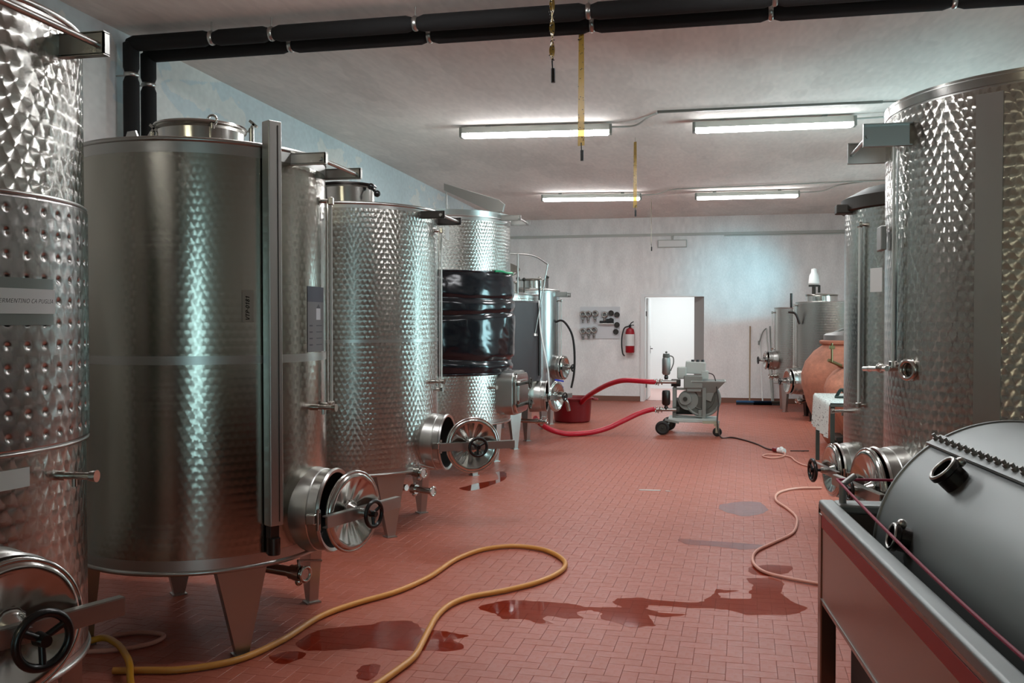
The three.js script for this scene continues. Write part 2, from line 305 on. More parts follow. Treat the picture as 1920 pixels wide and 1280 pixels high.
function dish(r, ribs) {                               // pressed lid: rolled edge, cone with soft ribs, boss
  const prof = [[0.001, 0.02], [r * 0.13, 0.02], [r * 0.2, -0.012], [r * 0.3, -0.02], [r * 0.55, -0.008], [r * 0.82, 0.012], [r * 0.9, 0.02], [r * 0.96, 0.012], [r, 0]], pos = [], idx = [], n = 72;
  prof.forEach(([a, z]) => { for (let i = 0; i < n; i++) { const t = i / n * 2 * Math.PI, m = a > r * 0.25 && a < r * 0.86 ? ribs * Math.cos(12 * t) : 0; pos.push(a * Math.cos(t), a * Math.sin(t), z + m); } });
  for (let k = 0; k < prof.length - 1; k++) for (let i = 0; i < n; i++) { const a = k * n + i, b = k * n + (i + 1) % n; idx.push(a, a + n, b, b, a + n, b + n); }
  const g = new THREE.BufferGeometry(); g.setAttribute('position', new THREE.Float32BufferAttribute(pos, 3)); g.setIndex(idx); g.computeVertexNormals(); return g;
}
// round side hatch: neck, dished lid on a swinging bar, bar and handwheel; opens about its near side
function hatch(tank, { phi = 0, y, r: tr, hr: r = 0.2, out = 0.12, open = 0, wheel = 0.062, gap = 0.02, hinge = -1, wheelOut = 0.13, ribs = 0.0013 }) {
  const h = outGroup(sub('side_hatch', tank), tr, phi, y);
  const n = [];
  n.push(lathe([[r - 0.012, -0.1], [r - 0.012, out - 0.005], [r + 0.004, out], [r + 0.01, out - 0.012], [r + 0.002, out - 0.02], [r + 0.002, out * 0.45], [r + 0.006, out * 0.42], [r + 0.012, out * 0.1], [r + 0.016, -0.1]]).rotateX(Math.PI / 2));
  part('neck', n, M.satin, h);
  part('neck_opening', lathe([[0.001, -0.09], [r - 0.013, -0.09], [r - 0.013, out - 0.01]]).rotateX(Math.PI / 2), std({ name: 'dark inside', color: 0x161311, roughness: 0.6, metalness: 0.3 }), h);
  part('hinge_bracket', [box(0.05, 0.05, 0.05, hinge * (r + 0.03), 0, out - 0.02, null, 0.006), rod([hinge * (r + 0.045), -0.05, out + 0.02], [hinge * (r + 0.045), 0.05, out + 0.02], 0.011)], M.steel, h);
  const px = hinge * (r + 0.045), pz = out + 0.02, A = hinge * R(open);
  const sw = (g) => g.translate(-px, 0, gap).rotateY(A).translate(px, 0, pz);
  part('lid', [dish(r * 0.98, ribs), torus(r * 0.98, 0.009, 72)].map((g) => sw(g)), M.steel, h);
  const L = 2 * r + 0.17;
  part('clamp_bar', [box(L, 0.052, 0.006, 0.02 * -hinge, 0, 0.062), box(L, 0.006, 0.03, 0.02 * -hinge, 0.026, 0.048), box(L, 0.006, 0.03, 0.02 * -hinge, -0.026, 0.048), rod([0, 0, 0.01], [0, 0, 0.09], 0.022, 16)].map((g) => sw(g)), M.satin, h);
  part('handwheel', [rod([0, 0, 0.06], [0, 0, wheelOut], 0.011), ...handwheel(wheel, wheelOut)].map((g) => sw(g)), M.black, h);
  return h;
}
function legs(tank, r, y, { w0 = 0.055, w1 = 0.24, start = 45, n = 4, mat = M.satin, lean = 0.05 } = {}) {
  for (let k = 0; k < n; k++) {
    const g = frustum([w0, 0.05, 0, -0.02], 0, [w1, 0.07, 0, -0.035], y);
    part('leg', [outward(g, r, start + k * 360 / n, 0), outward(box(w0 + 0.025, 0.008, 0.08, 0, 0.004, -0.02), r, start + k * 360 / n, 0)], mat, tank);
  }
}
function manhole(tank, x, z, y, r, h, { handle = true, dark = false } = {}) {
  const m = sub('manhole', tank); m.position.set(x, y, z);
  part('neck', lathe([[r, -0.04], [r, h - 0.01], [r + 0.012, h], [r, h + 0.006]], 64), M.steel, m);
  part('lid', [lathe([[r + 0.004, h + 0.004], [r + 0.016, h + 0.012], [r + 0.012, h + 0.022], [r * 0.8, h + 0.026], [0.001, h + 0.04]], 64)], dark ? M.dark : M.steel, m);
  if (handle) part('clamp', [ring(0.024, 0.006, 0, 24).rotateX(Math.PI / 2).translate(r * 0.72, h + 0.02, r * 0.72), rod([r * 0.73, h * 0.2, r * 0.73], [r * 0.73, h + 0.005, r * 0.73], 0.012), box(0.035, 0.05, 0.02, r * 0.74, h * 0.4, r * 0.74, [0, -0.78, 0])], M.steel, m);
  return m;
}
function ladderBracket(tank, r, y, { phi0 = 22, phi1 = -22, out = 0.13, h = 0.05, mat = M.satin }) {   // two lugs and the round rung on which a ladder hangs
  const b = sub('ladder_bracket', tank), L = 0.9 * r;
  const a = polar(r, phi0, y), c = polar(r, phi1, y), X = r + out;
  for (const p of [a, c]) part('lug', [box(X - p[0] + 0.05, h, 0.006, (X + p[0]) / 2 - 0.01, y, p[2]), box(X - p[0] + 0.05, 0.006, 0.03, (X + p[0]) / 2 - 0.01, y + h / 2, p[2] - 0.012), box(X - p[0] + 0.05, 0.006, 0.03, (X + p[0]) / 2 - 0.01, y - h / 2, p[2] - 0.012), box(0.006, h, 0.03, X + 0.012, y, p[2] - 0.012)], mat, b);
  part('rung', rod([X - 0.01, y - 0.005, a[2] + 0.02], [X - 0.01, y - 0.005, c[2] - 0.02], 0.011), M.satin, b);
  return b;
}
function tap(tank, r, phi, y, { len = 0.1, name = 'sample_tap' } = {}) {          // small cock pointing out of the shell
  const g = [new THREE.CylinderGeometry(0.016, 0.016, 0.05, 14).rotateX(Math.PI / 2), new THREE.CylinderGeometry(0.012, 0.012, len, 12).rotateX(Math.PI / 2).translate(0, 0, len / 2), new THREE.CylinderGeometry(0.02, 0.017, 0.022, 14).rotateX(Math.PI / 2).translate(0, 0, len), rod([0, 0, len * 0.45], [0, -0.035, len * 0.45], 0.008)];
  return part(name, g.map((q) => outward(q, r, phi, y)), M.steel, tank);
}
function outlet(tank, r, phi, y, { len = 0.16, pipe = 0.026, lever = 0.13, tilt = 0.2 } = {}) {   // bottom outlet: pipe, butterfly valve with lever
  const o = outGroup(sub('outlet_valve', tank), r, phi, y);
  part('pipe', [rod([0, 0, -0.25], [0, 0, len * 0.5], pipe, 18), new THREE.CylinderGeometry(pipe * 1.35, pipe * 1.35, 0.03, 20).rotateX(Math.PI / 2).translate(0, 0, len * 0.35)], M.steel, o);
  part('valve_body', [new THREE.CylinderGeometry(pipe * 1.5, pipe * 1.5, 0.045, 20).rotateX(Math.PI / 2).translate(0, 0, len * 0.65), torus(pipe * 1.3, pipe * 0.32, 24, 0, 0, len), rod([0, 0, len * 0.6], [0, 0, len], pipe, 18), ball(pipe * 0.8, 0, -pipe * 1.6, len * 0.65)], M.steel, o);
  part('lever', [rod([0, 0, len * 0.65], [0, pipe * 2.4, len * 0.65], 0.009), rod([-0.01, pipe * 2.4, len * 0.65], [lever, pipe * 2.4 - tilt * lever, len * 0.65 + 0.03], 0.007)], M.satin, o);
  return o;
}
function levelTube(tank, r, phi, y0, y1) {
  const t = sub('level_gauge', tank); outGroup(t, r, phi, 0);
  part('tube', rod([0, y0, 0.04], [0, y1, 0.04], 0.008, 12), M.clear, t);
  for (const y of [y0, y1]) part('fitting', [rod([0, y, -0.03], [0, y, 0.05], 0.011), box(0.028, 0.04, 0.028, 0, y, 0.04, null, 0.005)], M.steel, t);
  part('rail', box(0.02, y1 - y0, 0.003, 0, (y0 + y1) / 2, 0.022), M.steel, t);
  return t;
}
// curved plate lying on a shell, for stickers and jackets: angles in degrees, uv 0..1
function patch(r, p0, p1, y0, y1, t = 0.002) {
  const n = 16, a0 = Math.min(p0, p1), a1 = Math.max(p0, p1), pos = [], uv = [], idx = [];
  for (let i = 0; i <= n; i++) for (const y of [y0, y1]) { const a = a1 + (a0 - a1) * i / n, p = polar(r + t, a, y); pos.push(...p); uv.push(i / n, y === y1 ? 1 : 0); }
  for (let i = 0; i < n; i++) { const k = i * 2; idx.push(k, k + 2, k + 1, k + 1, k + 2, k + 3); }
  const g = new THREE.BufferGeometry(); g.setAttribute('position', new THREE.Float32BufferAttribute(pos, 3)); g.setAttribute('uv', new THREE.Float32BufferAttribute(uv, 2)); g.setIndex(idx); g.computeVertexNormals(); return g;
}
function vessel(tank, { r, y0, y1, steel, bands = [], topRise = 0.06, botDrop = 0.12, rim = 0.012, plain = 0.06 }) {
  part('shell', sheet(r, y0 + plain, y1 - plain), steel, tank);
  part('top_band', [sheet(r + 0.0006, y1 - plain, y1), ring(r - rim * 0.3, rim, y1)], M.satin, tank);
  part('bottom_band', [sheet(r + 0.0006, y0, y0 + plain), ring(r - rim * 0.2, rim, y0)], M.satin, tank);
  part('top_cone', lathe([[r, y1], [r * 0.6, y1 + topRise * 0.7], [0.001, y1 + topRise]]), M.satin, tank);
  part('bottom_cone', lathe([[0.001, y0 - botDrop], [r * 0.5, y0 - botDrop * 0.55], [r, y0]]), M.satin, tank);
  for (const [a, b] of bands) part('weld_band', sheet(r + 0.0012, a, b), M.satin, tank);
}
const GROUP_L = 'steel wine tanks along the left wall', GROUP_R = 'steel wine tanks along the right side';

// ------------------------------------------------------------------ left tanks
{ // 1: nearest, dimpled cooling jacket
  const r = 0.62, t = thing('wine_tank', 'nearest left steel tank with dimpled cooling jacket and white paper sign', 'tank', [-2.667, 0, -2.5], 0, GROUP_L);
  const st = swirlSteel(0.05, 1, 0.15);
  vessel(t, { r, y0: 0.42, y1: 2.56, steel: st, plain: 0.03 });
  { // jacket: real dimples
    const y0 = 1.165, y1 = 1.965, P = 0.07, n0 = -60, n1 = 50, na = 300, nh = 200, pos = [], uv = [], idx = [], rr = r + 0.012;
    for (let i = 0; i <= na; i++) for (let j = 0; j <= nh; j++) {
      const ph = n1 + (n0 - n1) * i / na, y = y0 + (y1 - y0) * j / nh, s = R(ph) * rr, cx = Math.round(s / P) * P, cy = y0 + 0.05 + Math.round((y - y0 - 0.05) / P) * P, d = Math.hypot(s - cx, y - cy);
      const edge = Math.min(1, Math.min(y - y0, y1 - y) / 0.012), dent = -0.0065 * Math.exp(-((d / 0.0088) ** 2));
      pos.push(...polar(r + 0.012 * edge + dent * edge, ph, y)); uv.push(-s, y);
    }
    for (let i = 0; i < na; i++) for (let j = 0; j < nh; j++) { const a = i * (nh + 1) + j, b = a + nh + 1; idx.push(a, b, a + 1, a + 1, b, b + 1); }
    const g = new THREE.BufferGeometry(); g.setAttribute('position', new THREE.Float32BufferAttribute(pos, 3)); g.setAttribute('uv', new THREE.Float32BufferAttribute(uv, 2)); g.setIndex(idx); g.computeVertexNormals();
    part('cooling_jacket', g, swirlSteel(0.05, 0.7, 0.2, 0xaaa7a4), t);
    part('jacket_weld', [ring(r + 0.004, 0.007, y0), ring(r + 0.004, 0.007, y1)], M.satin, t);
  }
  legs(t, r - 0.03, 0.43);
  hatch(t, { phi: 20, y: 0.69, r, open: 3, wheel: 0.075, out: 0.13, gap: 0.005, wheelOut: 0.16, ribs: 0.0006 });
  ladderBracket(t, r, 2.47, { phi0: 38, phi1: -10, h: 0.07, out: 0.14 });
  tap(t, r, -7, 1.07, { len: 0.12 });
  const s = sub('sign', t); // paper in a holder
  part('holder', [patch(r + 0.016, 24, -3, 1.56, 1.705)], std({ name: 'sign holder', color: 0x8d9490, roughness: 0.3, metalness: 0.6 }), s);
  part('sheet', patch(r + 0.019, 24, -3.4, 1.595, 1.672), std({ name: 'written paper', roughness: 0.7, map: canvasTexture(1024, 280, (c, w, h) => { c.fillStyle = '#d3d8d6'; c.fillRect(0, 0, w, h); c.fillStyle = '#2d3330'; c.font = 'italic 64px sans-serif'; c.textAlign = 'right'; c.fillText('VERMENTINO CA PUGLIA', w - 36, 160); }) }), s);
  part('sticker', patch(r + 0.001, 20, 5.4, 1.06, 1.12), M.paper, t);
}
{ // 2
  const r = 0.62, t = thing('wine_tank', 'second left steel tank with a tall square channel up its front', 'tank', [-2.544, 0, -4.3], 0, GROUP_L);
  vessel(t, { r, y0: 0.42, y1: 2.4, steel: swirlSteel(0.036, 0.28, 0.16, 0xa9a69d), bands: [[1.375, 1.415]] });
  legs(t, r - 0.02, 0.42, { start: 44 });
  hatch(t, { phi: 2, y: 0.625, r, open: 16, out: 0.12, gap: 0.01, wheel: 0.062 });
  ladderBracket(t, r, 2.36, { phi0: 19, phi1: -24 });
  manhole(t, 0.08, 0.16, 2.44, 0.21, 0.08);
  for (const [x, z] of [[-0.1, 0.3], [0.42, 0.28]]) part('lid_catch', [rod([x, 2.43, z], [x, 2.5, z], 0.012), box(0.05, 0.012, 0.012, x, 2.5, z, [0, 0, 0.9]), box(0.05, 0.012, 0.012, x + 0.01, 2.52, z, [0, 0, -0.7])], M.steel, t);
  part('lifting_lug', [extrude([[-0.085, 0], [0.085, 0], [0.03, 0.11], [-0.03, 0.11]], 0.008).rotateY(-0.3).translate(-0.24, 2.41, 0.25)], M.satin, t);
  const c = part('front_channel', [outward(box(0.07, 1.9, 0.062, 0, 0, 0.04, null, 0.006), r, 32, 1.56)], M.satin, t);
  part('channel_foot', [outward(box(0.05, 0.14, 0.04, 0, 0, 0.03, null, 0.005), r, 32, 0.54), outward(rod([0, -0.03, 0.04], [0, 0.05, 0.04], 0.03, 16), r, 32, 0.5)], M.dark, t);
  part('channel_seam', outward(box(0.004, 1.86, 0.004, 0.012, 0, 0.0715), r, 32, 1.56), M.dark, t);
  levelTube(t, r, -12, 1.14, 2.2);
  tap(t, r, 2, 1.14, { len: 0.11 });
  outlet(t, r - 0.06, 17, 0.34, { len: 0.12 });
  const steelPrint = (w, h, draw) => std({ name: 'written film', roughness: 0.3, metalness: 0.9, map: canvasTexture(w, h, draw) });
  const print = (w, h, draw) => std({ name: 'printed label', roughness: 0.5, map: canvasTexture(w, h, draw) });
  part('label', patch(r, 8, -11.5, 1.42, 1.75), print(256, 512, (q) => { q.fillStyle = '#676869'; q.fillRect(0, 0, 256, 512); q.fillStyle = '#3c414d'; q.fillRect(0, 0, 256, 120); q.fillStyle = '#b9bcc0'; q.fillRect(110, 170, 70, 90); q.fillStyle = '#3a3c42'; q.beginPath(); q.moveTo(110, 170); q.lineTo(145, 135); q.lineTo(180, 170); q.fill(); for (let k = 0; k < 4; k++) { q.fillRect(20, 300 + k * 50, 40, 12); q.fillRect(110, 302 + k * 50, 100, 8); } }), t);
  part('handwritten_label', patch(r, 44, 39, 1.57, 1.72), steelPrint(96, 256, (q) => { q.fillStyle = '#a3a097'; q.fillRect(0, 0, 96, 256); q.save(); q.translate(62, 244); q.rotate(-Math.PI / 2); q.fillStyle = '#161616'; q.font = 'italic bold 46px sans-serif'; q.fillText('VTP·0181', 0, 0); q.restore(); }), t);
}
{ // 3
  const r = 0.66, t = thing('wine_tank', 'third left steel tank, strongly fish-scaled, with black rimmed manhole and open hatch', 'tank', [-2.682, 0, -6.7], 0, GROUP_L);
  vessel(t, { r, y0: 0.47, y1: 2.42, steel: swirlSteel(0.037, 1, 0.2), bands: [[1.425, 1.447]], plain: 0.035 });
  legs(t, r - 0.03, 0.47, { start: 43 });
  hatch(t, { phi: 2, y: 0.655, r, hr: 0.205, open: 56, gap: 0.0, wheel: 0.066 });
  ladderBracket(t, r, 2.37, { phi0: 19, phi1: -22, mat: M.dark });
  manhole(t, 0.1, 0.36, 2.42, 0.2, 0.14, { handle: false, dark: true });
  part('manhole_clip', [rod([0.32, 2.55, 0.45], [0.38, 2.5, 0.5], 0.01), ball(0.025, 0.32, 2.555, 0.45), ball(0.025, 0.385, 2.495, 0.5)], M.black, t);
  levelTube(t, r, -6, 1.05, 2.28);
  tap(t, r, 6, 1.12, { len: 0.1 });
  outlet(t, r - 0.05, 25, 0.46, { len: 0.13, tilt: 0.35 });
  const o = outlet(t, 0.3, 24, 0.33, { len: 0.52, pipe: 0.024, lever: 0.01 });
  part('label_card', box(0.004, 0.1, 0.1, r + 0.09, 2.26, -0.05), M.paper, t);
}
{ // 4: wrapped in black film
  const r = 0.75, t = thing('wine_tank', 'left steel tank whose middle is wrapped in glossy black stretch film', 'tank', [-2.784, 0, -9.5], 0, GROUP_L);
  vessel(t, { r, y0: 0.52, y1: 2.65, steel: swirlSteel(0.035, 0.9, 0.2), plain: 0.04 });
  part('top_collar', lathe([[r - 0.05, 2.64], [r + 0.004, 2.64], [r + 0.012, 2.71], [r - 0.05, 2.715]], 96), M.satin, t);
  const na = 140, nh = 70, pos = [], idx = [], y0 = 1.04, y1 = 2.09;
  for (let i = 0; i <= na; i++) for (let j = 0; j <= nh; j++) {
    const ph = 90 - 360 * i / na, y = y0 + (y1 - y0) * j / nh, u = ph / 360;
    let b = 0.055 * Math.pow(Math.sin(Math.PI * j / nh), 0.35);
    for (const [f, w, d] of [[1.2, 0.03, 0.03], [1.66, 0.025, 0.026], [1.84, 0.025, 0.024]]) { const yy = f + 0.03 * Math.sin(ph / 57 * 1.3 + f * 9) + 0.012 * (noise(ph / 9, f * 10, 61) - 0.5); b -= d * Math.exp(-(((y - yy) / w) ** 2)); }
    b += 0.009 * (noise(ph / 9, y * 9, 62) - 0.5) + 0.004 * (noise(ph / 3, y * 30, 63) - 0.5);
    pos.push(...polar(r + Math.max(0.006, b), ph, y));
  }
  for (let i = 0; i < na; i++) for (let j = 0; j < nh; j++) { const a = i * (nh + 1) + j, b = a + nh + 1; idx.push(a, b, a + 1, a + 1, b, b + 1); }
  const g = new THREE.BufferGeometry(); g.setAttribute('position', new THREE.Float32BufferAttribute(pos, 3)); g.setIndex(idx); g.computeVertexNormals();
  part('film_wrap', [g, ring(r + 0.01, 0.014, y0), ring(r + 0.008, 0.012, y1)], M.film, t);
  part('green_tie', tube([...Array(14)].map((_, i) => polar(r + 0.022, 28 - i * 7, 2.098 + 0.006 * Math.sin(i * 1.7))), 0.011, 4), M.green, t);
  legs(t, r - 0.04, 0.52, { start: 45 });
  { // rectangular manway
    const m = outGroup(sub('manway', t), r, 4, 0.83), shp = (w, h, rad) => { const s = new THREE.Shape(); s.moveTo(-w + rad, -h); s.lineTo(w - rad, -h); s.absarc(w - rad, -h + rad, rad, -Math.PI / 2, 0); s.lineTo(w, h - rad); s.absarc(w - rad, h - rad, rad, 0, Math.PI / 2); s.lineTo(-w + rad, h); s.absarc(-w + rad, h - rad, rad, Math.PI / 2, Math.PI); s.lineTo(-w, -h + rad); s.absarc(-w + rad, -h + rad, rad, Math.PI, 1.5 * Math.PI); return s; };
    const ex = (s, d, z) => new THREE.ExtrudeGeometry(s, { depth: d, bevelEnabled: true, bevelSize: 0.008, bevelThickness: 0.008, bevelSegments: 3, curveSegments: 10 }).translate(0, 0, z);
    part('frame', ex(shp(0.26, 0.22, 0.1), 0.22, -0.1), M.satin, m);
    part('door', [ex(shp(0.24, 0.2, 0.09), 0.02, 0.135), ex(shp(0.17, 0.13, 0.06), 0.012, 0.16)], M.steel, m);
    for (const y of [0.1, -0.12]) part('clamp', [box(0.6, 0.03, 0.02, 0, y, 0.19, null, 0.004), ...handwheel(0.05, 0.25).map((q) => q.translate(0.0, y, 0)), rod([0, y, 0.18], [0, y, 0.25], 0.01)], M.cast, m);
  }
  { // arm over the top
    const a = sub('lifting_arm', t);
    part('beam', [extrude([[0.06, 2.99], [0.06, 3.06], [0.66, 2.87], [0.72, 2.82], [0.70, 2.745], [0.60, 2.74]], 0.05, 0.003).translate(0, 0, 0.05)], M.satin, a);
    part('hoist_cable', rod([0.08, 2.68, 0.075], [0.08, 3.0, 0.075], 0.009), M.satin, a);
    part('post', [box(0.04, 0.1, 0.04, 0.65, 2.72, 0.075)], M.steel, a);
  }
  ladderBracket(t, r, 2.66, { phi0: 18, phi1: -20, mat: M.satin, out: 0.16 });
  outlet(t, r - 0.04, 48, 0.5, { len: 0.14 });
  tap(t, r, 30, 0.9, { len: 0.06 });
}
{ // 5: dark jacket
  const r = 0.62, t = thing('wine_tank', 'left steel tank clad in a plain dark grey insulating jacket', 'tank', [-2.682, 0, -11.4], 0, GROUP_L);
  vessel(t, { r, y0: 0.55, y1: 1.92, steel: swirlSteel(0.035, 0.8, 0.22), plain: 0.04 });
  part('insulating_jacket', lathe([[r + 0.002, 0.86], [r + 0.02, 0.83], [r + 0.035, 0.87], [r + 0.035, 1.82], [r + 0.02, 1.84], [r + 0.002, 1.84]], 96), M.clad, t);
  manhole(t, 0.15, 0.1, 1.95, 0.22, 0.12);
  part('open_lid', [lathe([[0.001, 0], [0.12, 0.01], [0.2, 0.05], [0.24, 0.1], [0.25, 0.1], [0.22, 0.05], [0.13, -0.01], [0.001, -0.012]], 40).rotateZ(-0.25).rotateX(0.3).translate(0.12, 2.2, 0)], M.steel, t);
  for (const [x, z] of [[0.25, 0.3], [0.38, 0.1], [0.4, -0.2]]) part('wing_nut', [rod([x, 1.94, z], [x, 2.13, z], 0.008), ball(0.025, x, 2.13, z)], M.cast, t);
  legs(t, r - 0.03, 0.55, { start: 45, w1: 0.2 });
  hatch(t, { phi: -2, y: 0.63, r, hr: 0.19, open: 24, out: 0.12, gap: 0, wheel: 0.05 });
  { const h = sub('hoist_frame', t);
    part('arm', [tube([[-0.35, 2.5, 0.3], [0.2, 2.44, 0.3], [0.62, 2.40, 0.25], [0.78, 2.30, 0.2]], 0.011)], M.satin, h);
    part('rod', [rod([0.42, 1.9, 0.32], [0.42, 2.43, 0.3], 0.011), rod([0.78, 2.3, 0.2], [0.62, 1.42, 0.22], 0.008), new THREE.CylinderGeometry(0.03, 0.04, 0.03, 16).translate(0.62, 1.42, 0.22)], M.satin, h);
    part('stay', rod([0.66, 0.9, 0.12], [0.66, 2.1, 0.12], 0.012), M.dark, h); }
  part('white_line', tube([[0.66, 1.85, 0.14], [0.68, 1.5, 0.16], [0.74, 1.2, 0.2], [0.79, 0.95, 0.22], [0.8, 0.7, 0.2]], 0.01), M.white, t);
  part('blue_valve', [ball(0.035, 0.84, 0.78, -0.2), rod([0.78, 0.78, -0.2], [0.9, 0.72, -0.26], 0.022), box(0.12, 0.02, 0.03, 0.86, 0.82, -0.22, [0, 0.4, -0.2])], M.blue, t);
  outlet(t, r - 0.05, 10, 0.32, { len: 0.2, lever: 0.08 });
}
{ // 6: last, smooth and bright
  const r = 0.5, t = thing('wine_tank', 'last left steel tank, narrow and smooth, with a black hose loop', 'tank', [-2.618, 0, -13.5], 0, GROUP_L);
  vessel(t, { r, y0: 0.6, y1: 2.05, steel: std({ name: 'smooth steel', color: 0xb9bdbd, metalness: 1, roughness: 0.25 }), plain: 0.04 });
  manhole(t, 0.1, 0.1, 2.08, 0.2, 0.12);
  for (const [x, z] of [[0.32, 0.1], [0.3, -0.15]]) part('wing_nut', [rod([x, 2.08, z], [x, 2.26, z], 0.008), ball(0.022, x, 2.26, z)], M.cast, t);
  legs(t, r - 0.03, 0.6, { w1: 0.18 });
  hatch(t, { phi: 14, y: 0.9, r, open: 0, hr: 0.17, out: 0.1, wheel: 0.05, gap: 0.006 });
  ladderBracket(t, r, 1.99, { phi0: 20, phi1: -24, h: 0.06 });
  levelTube(t, r, 4, 1.0, 1.9);
  part('drain_pipe', [tube([[0.42, 0.52, 0.1], [0.52, 0.5, 0.1], [0.62, 0.4, 0.08], [0.66, 0.25, 0.05]], 0.03)], M.steel, t);
}
// the black hose loop beside the last tank
single('hose', tube([[-0.2, 0.35, 0], [-0.08, 0.38, 0], [0.05, 0.22, 0], [0.1, 0, 0], [0.1, -0.4, 0], [0.06, -0.62, 0]], 0.016), M.rubber, 'black rubber hose looping from the side of the last left tank', 'hose', null, [-1.97, 1.22, -13.35]);

// ------------------------------------------------------------------ right tanks
{ // A
  const r = 0.8, t = thing('wine_tank', 'tall bright steel tank behind the press, rows of scales catching light', 'tank', [1.77, 0, -5.2], 0, GROUP_R);
  vessel(t, { r, y0: 0.5, y1: 2.70, steel: swirlSteel(0.048, 1, 0.14), plain: 0.05, topRise: 0.03 });
  part('top_collar', lathe([[r - 0.02, 2.66], [r + 0.006, 2.66], [r + 0.008, 2.715], [r - 0.02, 2.72]], 96), M.steel, t);
  part('shell_seam', outward(box(0.12, 2.05, 0.002, 0, 0, 0.001), r, 127, 1.6), M.satin, t);
  legs(t, r - 0.04, 0.5);
  hatch(t, { phi: 166, y: 0.7, r, hr: 0.215, out: 0.13, hinge: 1, wheel: 0.05, gap: 0.006, wheelOut: 0.1 });
  ladderBracket(t, r, 2.52, { phi0: 17, phi1: -20, h: 0.11, out: 0.16, mat: M.satin }).rotation.y = Math.PI;
  levelTube(t, r, 165, 1.35, 2.5);
  { const o = outGroup(sub('pressure_valve', t), r, 172, 1.33);
    part('clamp', [torus(0.045, 0.012, 24, 0.18, 0, 0.07).rotateY(0.5), torus(0.045, 0.012, 24, 0.18, 0, 0.09).rotateY(0.5)], M.steel, o);
    part('pipe', [rod([0.1, 0, 0.06], [-0.3, -0.02, 0.05], 0.014), rod([0, 0, -0.05], [0, 0, 0.06], 0.018), ball(0.026, 0, 0, 0.06), ball(0.018, -0.2, -0.015, 0.05)], M.steel, o); }
  { const h = sub('top_manhole', t);
    part('hinge_arm', [tube([[-0.28, 2.76, 0.45], [-0.12, 2.86, 0.38], [0.05, 2.9, 0.3]], 0.02)], M.dark, h);
    part('neck', lathe([[0.24, 2.7], [0.24, 2.78], [0.26, 2.79], [0.2, 2.83], [0.001, 2.86]], 48).translate(0.05, 0, 0.25), M.steel, h);
    part('knob', [new THREE.CylinderGeometry(0.09, 0.08, 0.035, 24).translate(0.05, 2.98, 0.32), new THREE.CylinderGeometry(0.03, 0.05, 0.06, 16).translate(0.05, 2.94, 0.32)], M.green, h); }
  part('label_card', [outward(box(0.1, 0.13, 0.004, 0, 0, 0.05, [0, 0.5, 0]), r, 182, 1.8)], M.paper, t);
  part('name_plate', [outward(box(0.12, 0.13, 0.03, 0, 0, 0.03, null, 0.006), r, 180, 2.02)], M.dull, t);
}
{ // B
  const r = 0.63, t = thing('wine_tank', 'slimmer right steel tank with a dark lid overhanging, behind the bright one', 'tank', [1.72, 0, -7.5], 0, GROUP_R);
  vessel(t, { r, y0: 0.35, y1: 2.5, steel: swirlSteel(0.04, 0.6, 0.18), plain: 0.04 });
  part('dark_lid', [lathe([[r + 0.004, 2.42], [r + 0.03, 2.43], [r + 0.03, 2.52], [r * 0.8, 2.6], [0.001, 2.66]], 64), box(0.14, 0.07, 0.12, -r - 0.02, 2.44, 0.1, null, 0.01)], M.cast, t);
  legs(t, r - 0.03, 0.35);
  hatch(t, { phi: 168, y: 0.43, r, out: 0.1, hinge: 1, wheel: 0.08, gap: 0.006, wheelOut: 0.15, open: 0 });
  tap(t, r, 165, 0.89, { len: 0.14 });
  levelTube(t, r, 150, 0.95, 2.3);
}
{ // C big
  const r = 0.66, t = thing('wine_tank', 'wide steel tank at the far right with a white airlock on its lid', 'tank', [2.14, 0, -15.5], 0, GROUP_R);
  vessel(t, { r, y0: 0.42, y1: 1.9, steel: swirlSteel(0.04, 0.6, 0.26, 0xa3a29c), plain: 0.02, topRise: 0.02, rim: 0.006 });
  manhole(t, -0.28, 0.25, 1.9, 0.24, 0.1, { handle: false });
  { const a = sub('airlock', t); a.position.set(-0.4, 2.03, 0.25);
    part('valve', [rod([0, 0, 0], [0, 0.14, 0], 0.03), box(0.16, 0.03, 0.03, 0, 0.13, 0), rod([0.08, 0.02, 0], [0.08, 0.14, 0], 0.02)], M.cast, a);
    part('cap', [lathe([[0.05, 0.15], [0.085, 0.17], [0.07, 0.3], [0.045, 0.34], [0.04, 0.4], [0.001, 0.41]], 24)], M.white, a); }
  legs(t, r - 0.03, 0.42, { w1: 0.16, mat: M.dark });
  hatch(t, { phi: 165, y: 0.62, r, out: 0.12, hinge: 1, wheel: 0.05 });
  levelTube(t, r, 172, 0.85, 1.85);
  outlet(t, r - 0.05, 150, 0.32, { len: 0.16 });
  part('handle', [tube([[-0.62, 1.55, 0.3], [-0.7, 1.72, 0.32], [-0.8, 1.74, 0.32]], 0.018)], M.dark, t);
}
{ // C narrow
  const r = 0.45, t = thing('wine_tank', 'narrow steel tank in the far right corner beside the wide one', 'tank', [1.7, 0, -16.85], 0, GROUP_R);
  vessel(t, { r, y0: 0.5, y1: 1.83, steel: swirlSteel(0.04, 0.6, 0.22), plain: 0.03, topRise: 0.02 });
  legs(t, r - 0.03, 0.5, { w1: 0.14 });
  hatch(t, { phi: 172, y: 0.9, r, hr: 0.16, out: 0.12, hinge: 1, wheel: 0.06 });
  levelTube(t, r, 178, 1.1, 1.75);
  outlet(t, r - 0.05, 165, 0.62, { len: 0.16 });
  part('post', rod([-0.2, 1.83, 0.42], [-0.2, 2.08, 0.42], 0.02), M.dark, t);
}

